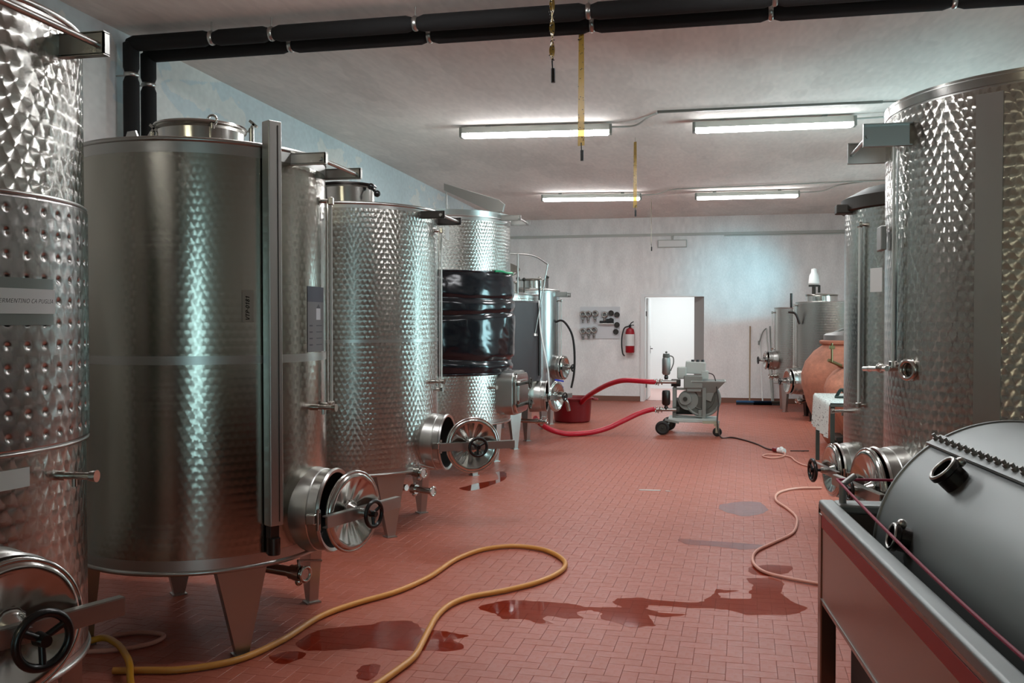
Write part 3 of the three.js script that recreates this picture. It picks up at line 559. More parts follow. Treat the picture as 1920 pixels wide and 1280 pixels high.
// ------------------------------------------------------------------ wine press in the foreground
{
  const t = thing('wine_press', 'grey horizontal wine press drum over a steel trough in the right foreground', 'wine press', [0.45, 0, -3.75], R(3.9));
  // local x to the right, local +z towards the camera; far left corner at the origin
  const W = 1.3, L = 3.4, top = 0.85, bot = 0.47;
  const panel = std({ name: 'brushed trough steel', color: 0x84766c, metalness: 1, roughness: 0.26 });
  const tr = sub('trough', t);
  part('side_panel', [box(0.004, top - bot, L, 0.006, (top + bot) / 2, L / 2), box(0.004, top - bot, L, W - 0.006, (top + bot) / 2, L / 2), box(W, top - bot, 0.004, W / 2, (top + bot) / 2, 0.006), box(W, top - bot, 0.004, W / 2, (top + bot) / 2, L)], panel, tr);
  part('trough_floor', box(W, 0.004, L, W / 2, bot + 0.02, L / 2), M.dull, tr);
  part('inner_lining', [box(0.004, top - bot - 0.02, L - 0.1, 0.055, (top + bot) / 2, L / 2)], std({ name: 'dark liner', color: 0x121110, roughness: 0.7 }), tr);
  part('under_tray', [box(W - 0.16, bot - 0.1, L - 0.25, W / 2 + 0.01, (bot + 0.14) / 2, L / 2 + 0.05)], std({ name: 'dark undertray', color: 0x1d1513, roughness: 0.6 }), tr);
  part('rail', [box(0.06, 0.04, L, 0.03, top, L / 2, null, 0.012), box(0.06, 0.04, L, W - 0.03, top, L / 2, null, 0.012), box(W - 0.11, 0.04, 0.1, W / 2, top, 0.052, null, 0.012)], M.drum, tr);
  part('red_stripe', box(0.002, 0.05, L - 0.08, 0.0025, top - 0.055, L / 2 + 0.02), std({ name: 'red stripe', color: 0x8d0a12, roughness: 0.45 }), tr);
  part('warning_sticker', [extrude([[-0.05, -0.045], [0.05, -0.045], [0, 0.045]], 0.001).rotateY(-Math.PI / 2).translate(0.003, 0.62, 1.62)], std({ name: 'yellow sticker', color: 0xa87a12, roughness: 0.6 }), tr);
  part('warning_mark', [box(0.001, 0.04, 0.012, 0.0012, 0.613, 1.62)], M.black, tr);
  for (const [x, z] of [[0.03, 0.03], [W - 0.03, 0.03], [0.03, L - 0.05], [W - 0.03, L - 0.05]]) part('leg', [box(0.06, top - 0.03, 0.06, x, (top - 0.03) / 2, z, null, 0.006)], panel, t);
  const cx = 0.6, cy = 0.755, r = 0.462, z0 = 0.30, z1 = L - 0.2;
  const d = sub('drum', t);
  part('drum_shell', [lathe([[0.001, z0 - 0.03], [r * 0.9, z0 - 0.03], [r - 0.01, z0 - 0.02], [r + 0.006, z0], [r + 0.006, z0 + 0.012], [r, z0 + 0.016], [r, z1], [0.001, z1]], 120).rotateX(Math.PI / 2).translate(cx, cy, 0)], M.drum, d);
  // bolted seam
  const sa = R(123), at = (rr, a, z) => [cx + rr * Math.cos(a), cy + rr * Math.sin(a), z];
  const seam = []; seam.push(box(0.006, 0.05, z1 - z0, 0, 0, 0).rotateZ(sa).translate(...at(r + 0.012, sa, (z0 + z1) / 2)), box(0.012, 0.006, z1 - z0, 0, 0.028, 0).rotateZ(sa).translate(...at(r + 0.012, sa, (z0 + z1) / 2)));
  part('seam_flange', seam, M.drum, d);
  for (let z = z0 + 0.03; z < z1 - 0.05; z += 0.062) part('bolt', [rod(at(r + 0.012, sa, z), at(r + 0.026, sa, z), 0.0105, 6), rod(at(r + 0.026, sa, z), at(r + 0.038, sa, z), 0.006, 10)], M.dull, d);
  const port = (a, z, rad, h) => { const A = R(a), p = sub('port', d); p.position.set(...at(r, A, z)); p.rotation.z = A - Math.PI / 2;
    part('pipe', lathe([[rad * 0.82, -0.03], [rad * 0.82, h], [rad * 1.02, h + 0.002], [rad * 1.16, h], [rad * 1.16, h - 0.014], [rad, h - 0.02], [rad, -0.03]], 40), M.dark, p);
    part('bore', new THREE.CylinderGeometry(rad * 0.81, rad * 0.81, 0.004, 32).translate(0, 0.005, 0), M.rubber, p);
    part('mouth_ring', ring(rad * 1.0, 0.006, h, 40), M.satin, p);
    part('lug', ball(0.016, rad * 1.2, h * 0.6, 0), M.satin, p); };
  port(136, 0.76, 0.043, 0.06); port(166, 0.66, 0.04, 0.05);
  part('rope_post', rod([0.08, top, 0.06], [0.08, top + 0.1, 0.06], 0.014), M.dull, t);
  part('rope_cleat', [rod([0.08, top + 0.09, 0.06], [0.13, top + 0.12, 0.03], 0.012)], M.dull, t);
  const rope = single('rope', [tube([[0.515, 0.955, -3.72], [0.557, 0.925, -3.0], [0.60, 0.902, -2.4], [0.640, 0.89, -1.95], [0.70, 0.886, -1.2]], 0.005, 10, 8), tube([[0.515, 0.955, -3.72], [0.9, 0.95, -3.80], [1.5, 0.96, -3.85]], 0.005, 8, 8)], M.rope, 'thin magenta rope strung along the edge of the press trough', 'rope');
}

// ------------------------------------------------------------------ table, cloth, jars
{
  const t = thing('table', 'dark legged table under a white cloth beside the right tanks', 'table', [1.56, 0, -10.25]);
  part('table_top', box(0.6, 0.03, 1.3, 0, 0.735, 0, null, 0.005), M.grey2, t);
  for (const [x, z] of [[-0.27, 0.6], [0.27, 0.6], [-0.27, -0.6], [0.27, -0.6]]) part('leg', box(0.04, 0.72, 0.04, x, 0.36, z), M.cast, t);
  const pts = [], nu = 24, nv = 30, idx = [], uv = [];
  for (let i = 0; i <= nu; i++) for (let j = 0; j <= nv; j++) {
    const z = -0.67 + 1.34 * j / nv, s = i / nu * 1.0; let x, y; const w = 0.012 * Math.sin(j * 0.9) * Math.max(0, 1 - s / 0.36);
    if (s < 0.36) { x = -0.312 + w - 0.02 * (1 - s / 0.36); y = 0.4 + s; } else { x = -0.312 + (s - 0.36); y = 0.757; }
    pts.push(x, y, z); uv.push(s, z);
  }
  for (let i = 0; i < nu; i++) for (let j = 0; j < nv; j++) { const a = i * (nv + 1) + j, b = a + nv + 1; idx.push(a, a + 1, b, b, a + 1, b + 1); }
  const g = new THREE.BufferGeometry(); g.setAttribute('position', new THREE.Float32BufferAttribute(pts, 3)); g.setAttribute('uv', new THREE.Float32BufferAttribute(uv, 2)); g.setIndex(idx); g.computeVertexNormals();
  const cloth = dataTexture(256, (x, y) => { const k = noise(x / 7, y / 20, 71, 0) > 0.8 ? 0.55 : 0.95 + 0.05 * noise(x / 3, y / 3, 72); return [205 * k, 214 * k, 208 * k]; }, true); cloth.repeat.set(2, 2);
  single('tablecloth', g, std({ name: 'printed oilcloth', roughness: 0.5, map: cloth, side: THREE.DoubleSide }), 'white oilcloth with small dark print hanging over the table edge', 'tablecloth', null, [1.56, 0.002, -10.25]);
  single('strap', [tube([[-0.1, 0.012, 0], [-0.05, 0.09, 0.02], [0.02, 0.02, 0.03], [0.1, 0.02, 0], [0.14, 0.08, -0.02], [0.2, 0.015, 0]], 0.018), tube([[-0.12, 0.012, 0.03], [0, 0.014, 0.06], [0.15, 0.014, 0.04]], 0.012)], std({ name: 'dark green strap', color: 0x0e2620, roughness: 0.5 }), 'dark green tangled strap lying on the white tablecloth', 'strap', null, [1.5, 0.764, -10.2]);
  const c = thing('crate', 'low slatted crate under the near end of the clothed table', 'crate', [1.52, 0, -9.7]);
  for (let k = 0; k < 4; k++) part('slat', box(0.26, 0.03, 0.015, 0, 0.2 + k * 0.045, 0.2), M.light, c);
  for (const x of [-0.12, 0.12]) part('post', box(0.025, 0.38, 0.03, x, 0.19, 0.19), M.cast, c);
  part('body', box(0.24, 0.3, 0.3, 0, 0.17, 0), M.red, c);
  part('base', box(0.28, 0.02, 0.4, 0, 0.01, 0), M.cast, c);
}
function jar(pos, s, label, lid) {
  const t = thing('amphora', label, 'amphora', pos, 0, 'terracotta jars by the table');
  part('body', lathe([[0.001, 0], [0.24, 0], [0.27, 0.03], [0.36, 0.2], [0.5, 0.5], [0.575, 0.78], [0.58, 0.92], [0.53, 1.08], [0.42, 1.22], [0.33, 1.285], [0.31, 1.3], [0.345, 1.32], [0.355, 1.35], [0.33, 1.365], [0.29, 1.36], [0.28, 1.3]].map(([a, b]) => [a * s, b * s]), 72), M.terracotta, t);
  if (lid) part('lid', [lathe([[0.3 * s, 1.36 * s], [0.3 * s, 1.43 * s], [0.27 * s, 1.45 * s], [0.001, 1.5 * s]], 40), tube([[-0.2, 1.45 * s, 0], [0, 1.52 * s, 0.02], [0.2, 1.45 * s, 0]], 0.012)], M.dull, t);
  else part('lid', lathe([[0.28 * s, 1.34 * s], [0.27 * s, 1.38 * s], [0.001, 1.4 * s]], 32), M.terracotta, t);
  return t;
}
jar([1.83, 0, -12.35], 0.985, 'big round terracotta amphora closed with a steel lid', true);
{ const t = jar([1.78, 0.23, -11.36], 0.62, 'smaller terracotta amphora just in front of the big one', false);
  part('stand', [box(0.5, 0.05, 0.5, 0, -0.025, 0, null, 0.01), ...[[-0.2, -0.2], [0.2, -0.2], [-0.2, 0.2], [0.2, 0.2]].map(([x, z]) => box(0.06, 0.19, 0.06, x, -0.135, z))], M.cast, t);
  part('tap', [rod([-0.3, 0.88, 0.2], [-0.3, 1.1, 0.2], 0.012), box(0.06, 0.04, 0.04, -0.3, 1.05, 0.2), rod([-0.34, 0.9, 0.2], [-0.16, 0.82, 0.1], 0.02)], M.brass, t); }

// ------------------------------------------------------------------ mobile pump
{
  const t = thing('mobile_pump', 'grey wheeled wine pump with hopper in front of the far door', 'pump', [0, 0, -12.9]);
  const f = sub('frame', t);
  part('base_plate', [box(0.68, 0.05, 0.44, -0.13, 0.205, -0.19, null, 0.006), box(0.7, 0.03, 0.05, -0.12, 0.19, 0.0)], M.light, f);
  for (const [x, z] of [[-0.39, -0.05], [0.02, -0.05], [-0.39, -0.4], [0.02, -0.4]]) part('post', box(0.05, 0.44, 0.05, x, 0.44, z, null, 0.004), M.grey, f);
  part('cross_bar', [box(0.45, 0.03, 0.03, -0.18, 0.64, -0.05), rod([-0.38, 0.27, -0.04], [0.0, 0.25, -0.04], 0.012)], M.grey, f);
  const wheel = (x, y, z, r, n) => { const w = sub(n, t); w.position.set(x, y, z); part('tyre', [torus(r * 0.72, r * 0.27, 32, 0, 0, 0, 12)], M.rubber, w); part('hub', [new THREE.CylinderGeometry(r * 0.55, r * 0.55, r * 0.4, 24).rotateX(Math.PI / 2), ball(r * 0.14, 0, 0, r * 0.24)], M.cast, w); };
  wheel(-0.55, 0.097, 0.07, 0.1, 'wheel'); wheel(-0.48, 0.097, -0.5, 0.1, 'wheel');
  part('axle', [rod([-0.55, 0.1, 0.05], [-0.48, 0.1, -0.48], 0.014), box(0.2, 0.03, 0.04, -0.42, 0.19, 0.02, [0, 0, -0.2])], M.grey, t);
  wheel(0.2, 0.062, 0.1, 0.064, 'caster');
  part('caster_fork', [box(0.07, 0.03, 0.05, 0.19, 0.16, 0.1), box(0.05, 0.12, 0.012, 0.2, 0.11, 0.13), box(0.05, 0.12, 0.012, 0.2, 0.11, 0.07), box(0.2, 0.035, 0.05, 0.1, 0.19, 0.08)], std({ name: 'caster fork', color: 0xa09a84, roughness: 0.5 }), t);
  part('rotor_housing', [new THREE.CylinderGeometry(0.25, 0.25, 0.22, 48).rotateX(Math.PI / 2).translate(0.0, 0.5, -0.2), torus(0.15, 0.01, 40, 0, 0.5, -0.088)], M.grey2, t);
  part('housing_flange', [torus(0.235, 0.02, 48, 0, 0.5, -0.085), box(0.1, 0.26, 0.03, 0.11, 0.6, -0.08, [0, 0, -0.35], 0.006), box(0.08, 0.09, 0.04, -0.02, 0.3, -0.07, null, 0.01)], M.grey, t);
  part('motor_flange', [new THREE.CylinderGeometry(0.085, 0.09, 0.05, 32).rotateX(Math.PI / 2).translate(-0.24, 0.5, -0.05), new THREE.CylinderGeometry(0.14, 0.14, 0.06, 40).rotateX(Math.PI / 2).translate(-0.2, 0.48, -0.1)], M.grey, t);
  part('shaft_cap', [new THREE.CylinderGeometry(0.03, 0.03, 0.03, 20).rotateX(Math.PI / 2).translate(-0.24, 0.5, -0.012)], M.cast, t);
  part('gear_case', [box(0.26, 0.18, 0.2, -0.13, 0.74, -0.1, null, 0.015), box(0.2, 0.1, 0.16, -0.12, 0.65, -0.1, null, 0.01)], M.grey, t);
  part('motor', new THREE.CylinderGeometry(0.12, 0.12, 0.34, 24).rotateZ(Math.PI / 2).translate(-0.22, 0.38, -0.25), M.cast, t);
  part('bracket', box(0.13, 0.1, 0.1, -0.37, 0.72, -0.1, null, 0.01), M.cast, t);
  part('switch_box', [box(0.13, 0.17, 0.14, -0.29, 0.86, -0.16, null, 0.02)], M.light, t);
  const cb = part('control_box', [box(0.28, 0.17, 0.2, -0.1, 0.93, -0.24, [0, 0, -0.06], 0.015), box(0.1, 0.12, 0.14, 0.03, 0.83, -0.2, null, 0.01)], M.light, t);
  for (const x of [-0.14, -0.07, 0.0]) part('knob', [new THREE.CylinderGeometry(0.02, 0.024, 0.03, 14).translate(x, 1.03, -0.2)], M.black, cb);
  { // hopper
    const g = frustum([0.14, 0.2, 0.0, 0], -0.04, [0.46, 0.42, 0.06, 0], 0.2).translate(0.02, 0.55, -0.2);
    part('hopper', [g], M.grey, t); part('hopper_rim', [box(0.48, 0.014, 0.015, 0.08, 0.75, 0.0), box(0.48, 0.014, 0.015, 0.08, 0.75, -0.4), box(0.015, 0.014, 0.4, 0.31, 0.75, -0.2)], M.light, t);
  }
  const dz = 0.05;
  for (const [y0, y1, top] of [[0.835, 1.09, true], [0.41, 0.63, false]]) {
    const c = sub('pulsation_damper', t); c.position.set(-0.50, 0, dz);
    part('cylinder', lathe([[0.001, y0], [0.045, y0 + 0.005], [0.058, y0 + 0.03], [0.058, y1 - 0.04], [0.05, y1 - 0.01], [0.001, y1]], 32), top ? M.dull : M.dark, c);
    part('neck', [rod([0, y0 - 0.06, 0], [0, y0 + 0.01, 0], 0.025), ball(0.03, 0, y0 - 0.03, 0)], M.dark, c);
    if (top) { part('cap', [new THREE.CylinderGeometry(0.045, 0.05, 0.05, 20).translate(0, y1 + 0.02, 0), ball(0.016, 0, y1 + 0.065, 0)], M.grey2, c); part('air_line', tube([[0.03, y1 + 0.02, 0], [0.09, y1, 0], [0.1, y1 - 0.08, 0], [0.06, y0 + 0.06, 0]], 0.008), M.grey2, c); }
  }
  for (const y of [0.74, 0.352]) {
    const p = sub('port', t); p.position.set(-0.56, y, dz);
    part('pipe', [rod([-0.08, 0, 0], [0.2, 0, 0], 0.024)], M.satin, p);
    part('clamp', [torus(0.034, 0.01, 24).rotateY(Math.PI / 2), torus(0.034, 0.01, 24).rotateY(Math.PI / 2).translate(-0.07, 0, 0), rod([-0.05, -0.05, 0.02], [-0.02, 0.045, 0.03], 0.008), rod([-0.1, 0.04, 0.02], [-0.08, -0.045, 0.03], 0.008)], M.steel, p);
    part('elbow', box(0.09, 0.07, 0.1, 0.2, 0, -0.06, null, 0.015), M.cast, p);
  }
  part('motor_lead', tube([[0.08, 0.86, -0.15], [0.14, 0.84, -0.12], [0.17, 0.78, -0.1], [0.2, 0.6, 0.02], [0.22, 0.45, 0.05]], 0.007), M.cable, t);
}
single('hose', tube([[-0.62, 0.74, -12.85], [-0.70, 0.738, -12.85], [-0.867, 0.745, -12.9], [-1.101, 0.744, -13.0], [-1.311, 0.682, -13.2], [-1.54, 0.563, -13.5], [-1.737, 0.43, -13.8], [-1.88, 0.3, -14.1], [-1.98, 0.2, -14.25]], 0.036, 10, 16), M.hose, 'upper red hose running from the pump into the red tub', 'hose');
single('hose', tube([[-0.62, 0.352, -12.85], [-0.677, 0.354, -12.85], [-0.859, 0.302, -12.8], [-1.074, 0.203, -12.7], [-1.287, 0.105, -12.6], [-1.498, 0.05, -12.5], [-1.708, 0.037, -12.4], [-1.842, 0.047, -12.3], [-2.01, 0.1, -12.2], [-2.12, 0.2, -12.0], [-2.18, 0.3, -11.85]], 0.036, 10, 16), M.hose, 'lower red hose sagging from the pump to the left tanks', 'hose');
{
  const t = thing('tub', 'red plastic tub on the floor receiving the upper red hose', 'tub', [-2.03, 0, -14.3]);
  part('body', lathe([[0.001, 0.004], [0.27, 0.004], [0.285, 0.02], [0.31, 0.36], [0.345, 0.362], [0.345, 0.385], [0.318, 0.388], [0.298, 0.36], [0.27, 0.03], [0.001, 0.02]], 64), M.red, t);
  for (const s of [-1, 1]) part('handle', tube([[s * 0.34, 0.37, -0.08], [s * 0.39, 0.36, -0.06], [s * 0.39, 0.36, 0.06], [s * 0.34, 0.37, 0.08]], 0.014), M.red, t);
  part('wine', new THREE.CylinderGeometry(0.28, 0.28, 0.004, 48).translate(0, 0.17, 0), std({ name: 'red wine', color: 0x3a0410, roughness: 0.05 }), t);
}
single('power_cable', tube([[0.22, 0.45, -12.85], [0.2, 0.2, -12.75], [0.25, 0.012, -12.57], [0.376, 0.01, -12.65], [0.541, 0.01, -12.4], [0.69, 0.01, -12.0], [0.793, 0.01, -11.58], [0.87, 0.02, -11.42]], 0.01, 10, 8), M.cable, 'dark power cable running from the pump across the floor', 'cable');
{
  const t = thing('extension_lead', 'pale extension lead with red plug coiled on the floor', 'cable', [0.9, 0, -11.35]);
  part('plug', [rod([-0.05, 0.03, -0.07], [0.0, 0.03, 0], 0.03, 16)], M.red, t);
  part('socket', [rod([0.0, 0.03, 0], [0.06, 0.03, 0.07], 0.034, 16), ball(0.025, 0.03, 0.055, 0.04)], M.white, t);
  part('lead', tube([[0.05, 0.02, 0.06], [0.06, 0.01, 0.2], [0.0, 0.01, 0.42], [-0.13, 0.01, 0.54], [-0.21, 0.01, 0.39], [-0.14, 0.01, 0.24], [0.0, 0.012, 0.3], [0.09, 0.01, 0.37], [0.13, 0.01, 0.73], [0.2, 0.01, 1.03], [0.3, 0.01, 1.15]], 0.009, 10, 8), M.pink, t);
}
single('hose', tube([[1.1, 0.012, -8.94], [0.849, 0.012, -8.85], [0.685, 0.012, -8.6], [0.634, 0.012, -8.23], [0.695, 0.012, -7.9], [0.738, 0.012, -7.58], [0.717, 0.012, -7.29], [0.65, 0.012, -6.95], [0.494, 0.012, -6.63], [0.37, 0.012, -6.38], [0.329, 0.012, -6.18], [0.332, 0.012, -6.0], [0.388, 0.012, -5.83], [0.521, 0.012, -5.72], [0.696, 0.012, -5.63], [0.85, 0.012, -5.55]], 0.0105, 10, 10), M.pink, 'thin pink hose snaking over the floor beside the press', 'hose');
single('hose', tube([[-2.567, 0.017, -3.559], [-2.413, 0.017, -3.598], [-2.285, 0.017, -3.63], [-2.1, 0.017, -3.78], [-2.01, 0.017, -4.05], [-1.969, 0.017, -4.46], [-1.876, 0.017, -4.691], [-1.729, 0.017, -4.943], [-1.632, 0.017, -5.262], [-1.568, 0.017, -5.757], [-1.448, 0.017, -6.025], [-1.277, 0.017, -6.137], [-1.073, 0.017, -6.089], [-0.919, 0.017, -5.907], [-0.857, 0.017, -5.733], [-0.869, 0.017, -5.542], [-0.959, 0.017, -5.312], [-1.116, 0.017, -5.104], [-1.291, 0.017, -4.933], [-1.355, 0.017, -4.782], [-1.37, 0.017, -4.586], [-1.348, 0.017, -4.363], [-1.325, 0.017, -4.182], [-1.307, 0.017, -3.988], [-1.332, 0.017, -3.807], [-1.362, 0.017, -3.65], [-1.42, 0.017, -3.4], [-1.5, 0.017, -3.1]], 0.0155, 10, 12), M.yellow, 'long yellow hose making a wide loop across the open floor', 'hose');
single('hose', tube([[-3.0, 0.017, -3.62], [-2.93, 0.02, -3.80], [-2.85, 0.04, -3.86], [-2.70, 0.055, -3.771], [-2.556, 0.056, -3.638], [-2.47, 0.055, -3.54], [-2.42, 0.04, -3.47], [-2.32, 0.017, -3.33], [-2.22, 0.017, -3.1]], 0.0155, 10, 12), std({ name: 'deep yellow hose', color: 0xc48a1c, roughness: 0.4 }), 'short deep yellow hose crossing over the long one beside the nearest left hatch', 'hose');
single('hose', tube([[-2.85, 0.012, -3.75], [-2.70, 0.012, -3.82], [-2.608, 0.012, -3.93], [-2.62, 0.012, -4.03], [-2.75, 0.012, -4.05], [-2.87, 0.012, -3.98]], 0.011, 10, 10), M.pink, 'thin pale hose curled under the second left tank', 'hose');

single('twig', [rod([0, 0.006, 0], [0.22, 0.008, -0.03], 0.006), rod([0.1, 0.007, -0.01], [0.16, 0.008, 0.03], 0.004)], M.cable, 'dark twig lying on the tiles near the extension lead plug', 'twig', null, [1.05, 0, -11.5]);
// ------------------------------------------------------------------ far wall fittings
{
  const t = thing('fire_extinguisher', 'red fire extinguisher with white label hung beside the far door', 'extinguisher', [-1.42, 0.97, ZF + 0.1]);
  part('cylinder', lathe([[0.001, 0], [0.085, 0.005], [0.09, 0.02], [0.09, 0.4], [0.075, 0.47], [0.03, 0.5], [0.001, 0.5]], 40), std({ name: 'extinguisher red', color: 0x9a0a1c, roughness: 0.3 }), t);
  part('label', lathe([[0.0912, 0.14], [0.0912, 0.37]], 40, -1.9, 3.2), M.white, t);
  part('valve', [rod([0, 0.49, 0], [0, 0.56, 0], 0.025), tube([[0, 0.55, 0], [0.02, 0.59, 0], [0.07, 0.62, 0]], 0.01), box(0.1, 0.014, 0.02, 0.03, 0.55, 0)], M.black, t);
  part('hose', tube([[-0.02, 0.53, 0.03], [-0.1, 0.5, 0.04], [-0.15, 0.35, 0.05], [-0.16, 0.15, 0.05], [-0.13, -0.03, 0.05], [-0.1, -0.06, 0.05]], 0.014), M.black, t);
  part('wall_bracket', box(0.05, 0.06, 0.06, 0, 0.42, -0.08), M.dark, t);
}
{
  const x0 = -2.43, y0 = 1.27, z = ZF + 0.012;
  const b = thing('tool_board', 'pale perforated board on the far wall holding pipe couplings', 'board', [-2.03, 1.57, z]);
  part('panel', box(0.8, 0.64, 0.018, 0, 0, 0), M.pegboard, b);
  part('ledge', box(0.3, 0.018, 0.1, 0.13, -0.02, 0.05), M.white, b);
  const hook = (x, y) => part('hook', rod([x, y, 0], [x, y, 0.06], 0.005), M.dark, b);
  const P = (px, py) => [(px - 1088) / 75 * 0.8 - 0.4, (635 - py) / 60 * 0.64 - 0.32];
  const proto = new THREE.Group(); proto.name = 'pipe_coupling';
  part('collar', [torus(0.045, 0.02, 24, 0, 0, 0.045), torus(0.045, 0.012, 24, 0, 0, 0.075)], M.satin, proto);
  part('spout', [rod([0, -0.05, 0.045], [0, -0.16, 0.04], 0.022), ball(0.028, 0, -0.1, 0.05)], M.dull, proto);
  const rows = [[1094, 589, 'a'], [1104, 589, 'a'], [1117, 588, 'a'], [1135, 590, 'a'], [1094, 621, 'a'], [1105, 620, 'a'], [1115, 619, 'a'], [1147, 587, 'c'], [1158, 590, 'c'], [1147, 601, 'c'], [1158, 609, 'c'], [1156, 622, 'c']];
  const ord = ['first', 'second', 'third', 'fourth']; let ia = 0, ic = 0;
  const cap = new THREE.Group(); cap.name = 'blank_cap';
  part('disc', [new THREE.CylinderGeometry(0.047, 0.047, 0.03, 28).rotateX(Math.PI / 2).translate(0, 0, 0.03)], M.cast, cap);
  part('edge', torus(0.045, 0.008, 28, 0, 0, 0.045), M.dark, cap);
  for (const [px, py, k] of rows) {
    const [x, y] = P(px, py); hook(x, y + 0.02);
    const c = (k === 'a' ? proto : cap).clone(); c.name = numbered(k === 'a' ? 'pipe_coupling' : 'blank_cap'); c.position.set(-2.03 + x, 1.57 + y, z + 0.01); c.scale.setScalar(1.05); scene.add(c);
    if (k === 'a') { const lab = ia < 4 ? ord[ia] + ' steel coupling from the left in the upper row on the tool board' : ord[ia - 4] + ' steel coupling from the left in the lower row on the tool board'; ia++; tag(c, lab, 'coupling', 'steel couplings on the tool board'); }
    else { const lab = ['dark round cap on the tool board, top row, nearer the couplings', 'dark round cap on the tool board at its upper right corner', 'dark round cap on the tool board, alone just above the ledge', 'dark round cap on the tool board right of the ledge', 'dark round cap on the tool board, lowest at the right edge'][ic++]; tag(c, lab, 'cap', 'dark caps on the tool board'); }
  }
  single('case', [box(0.14, 0.09, 0.07, 0, 0.045, 0, null, 0.008)], M.black, 'taller black case on the ledge of the tool board', 'case', null, [-1.82, 1.559, z + 0.05]);
  single('case', [box(0.13, 0.05, 0.07, 0, 0.025, 0, null, 0.008)], M.black, 'low black case on the ledge of the tool board, left of the taller', 'case', null, [-1.965, 1.559, z + 0.05]);
}
{ // cable duct and box high on the far wall
  single('cable_duct', [box(XR - XL - 0.1, 0.05, 0.035, (XL + XR) / 2, 0, 0), box(2.6, 0.02, 0.03, 1.7, -0.04, 0)], M.light, 'grey cable duct running level across the top of the far wall', 'duct', null, [0, 3.31, ZF + 0.02]);
  const t = thing('emergency_lamp', 'flat white unlit emergency lamp under the duct on the far wall', 'lamp', [-0.6, 3.13, ZF + 0.03]);
  part('housing', box(0.57, 0.15, 0.05, 0, 0, 0, null, 0.008), M.light, t); part('diffuser', box(0.53, 0.115, 0.012, 0, 0, 0.026), M.white, t); part('feed_pipe', rod([0.0, 0.07, 0], [0.0, 0.16, 0], 0.02), M.light, t);
}
function broom(x, lean, h, mat, head, label, hw, hx = 0) {
  const t = thing('floor_squeegee', label, 'squeegee', [x, 0, ZF + 0.38], 0);
  part('pole', rod([hx, 0.06, 0], [hx + lean, h, -0.355], 0.013), mat, t);
  part('head', [box(hw, 0.04, 0.06, 0, 0.06, 0, null, 0.01)], head, t);
  part('rubber_blade', box(hw, 0.05, 0.012, 0, 0.025, 0.01), M.rubber, t);
}
broom(0.88, 0.02, 1.5, std({ name: 'wooden pole', color: 0x9b8468, roughness: 0.6 }), M.sweep, 'blue floor squeegee with wooden pole, leftmost against the far wall', 0.5, 0);
broom(1.12, -0.04, 1.36, M.white, M.sweep, 'blue floor squeegee with a white pole against the far wall', 0.34, 0);
broom(1.3, -0.05, 1.5, M.grey, M.cast, 'dark headed squeegee with a grey pole next to the narrow tank', 0.5, 0.02);
{ const t = thing('scraper', 'grey forked scraper propped upside down among the squeegees', 'scraper', [1.2, 0, ZF + 0.3]);
  part('pole', rod([0.1, 0.004, 0.05], [0.0, 1.46, -0.24], 0.013), M.light, t); part('fork', [tube([[0.0, 1.46, -0.24], [-0.06, 1.4, -0.2], [-0.13, 1.2, -0.2]], 0.012), box(0.03, 0.08, 0.03, -0.14, 1.18, -0.2)], M.grey, t); }

// ------------------------------------------------------------------ ceiling: lamps, wires, pipes, fly papers
const lampLabels = ['near left fluorescent tube lamp on the ceiling', 'near right fluorescent tube lamp on the ceiling', 'far left fluorescent tube lamp on the ceiling', 'far right fluorescent tube lamp on the ceiling', 'fluorescent tube lamp on the ceiling just above the view, left', 'fluorescent tube lamp on the ceiling just above the view, right', 'yellowish fluorescent tube lamp on the ceiling behind the camera'];
[[-1.74, -9.45, 5, 1], [0.69, -9.63, 1, 1], [-1.77, -14.6, 7, 1], [0.67, -14.85, 1.5, 1], [-1.74, -4.9, 3, 0.82], [0.69, -5.05, 2, 0.82], [-2.5, 2.0, 3, 0.6]].forEach(([x, z, deg, k], i) => {
  const t = thing('tube_lamp', lampLabels[i], 'lamp', [x, CY, z], R(deg), 'fluorescent tube lamps in rows on the ceiling');
  part('housing', [frustum([1.56, 0.1], -0.085, [1.58, 0.07], -0.02)], M.light, t);
  for (const s of [-1, 1]) part('end_cap', box(0.03, 0.1, 0.11, s * 0.79, -0.075, 0, null, 0.006), M.grey, t);
  for (const s of [-0.5, 0.5]) part('mounting_clip', box(0.05, 0.022, 0.05, s, -0.011, 0), M.grey, t);
  const tint = i === 6 ? new THREE.Color(1, 0.95, 0.68) : TUBE;
  part('diffuser', [frustum([1.52, 0.085], -0.128, [1.54, 0.1], -0.115), frustum([1.54, 0.1], -0.115, [1.54, 0.088], -0.085)], std({ name: 'lit tube diffuser', color: 0xffffff, roughness: 0.5, emissive: tint, emissiveIntensity: TUBE_GLOW * Math.min(1, k + 0.05) }), t);
  const l = new THREE.RectAreaLight(tint, TUBE_LIGHT * k, 1.46, 0.08); l.position.set(x, CY - 0.132, z); l.rotation.set(-Math.PI / 2, 0, R(deg)); l.castShadow = true; scene.add(l);
});
const wire = (pts, label, r = 0.01) => single('ceiling_wire', tube(pts, r, 8, 8), M.light, label, 'wire');
wire([[-0.95, CY - 0.05, -9.52], [-0.7, CY - 0.05, -9.5], [-0.55, CY - 0.014, -9.3], [-0.45, CY - 0.014, -9.15]], 'thin grey wire between the near left lamp and the conduit');
single('conduit', [box(2.1, 0.022, 0.03, 0.6, CY - 0.011, -9.12, [0, 0.01, 0]), rod([1.6, CY - 0.014, -9.12], [3.2, CY - 0.014, -9.14], 0.008)], M.grey, 'grey flat conduit on the ceiling above the near right lamp', 'conduit');
wire([[1.48, CY - 0.05, -9.64], [1.8, CY - 0.05, -9.6], [3.1, CY - 0.014, -9.3]], 'thin grey wire leaving the near right lamp');
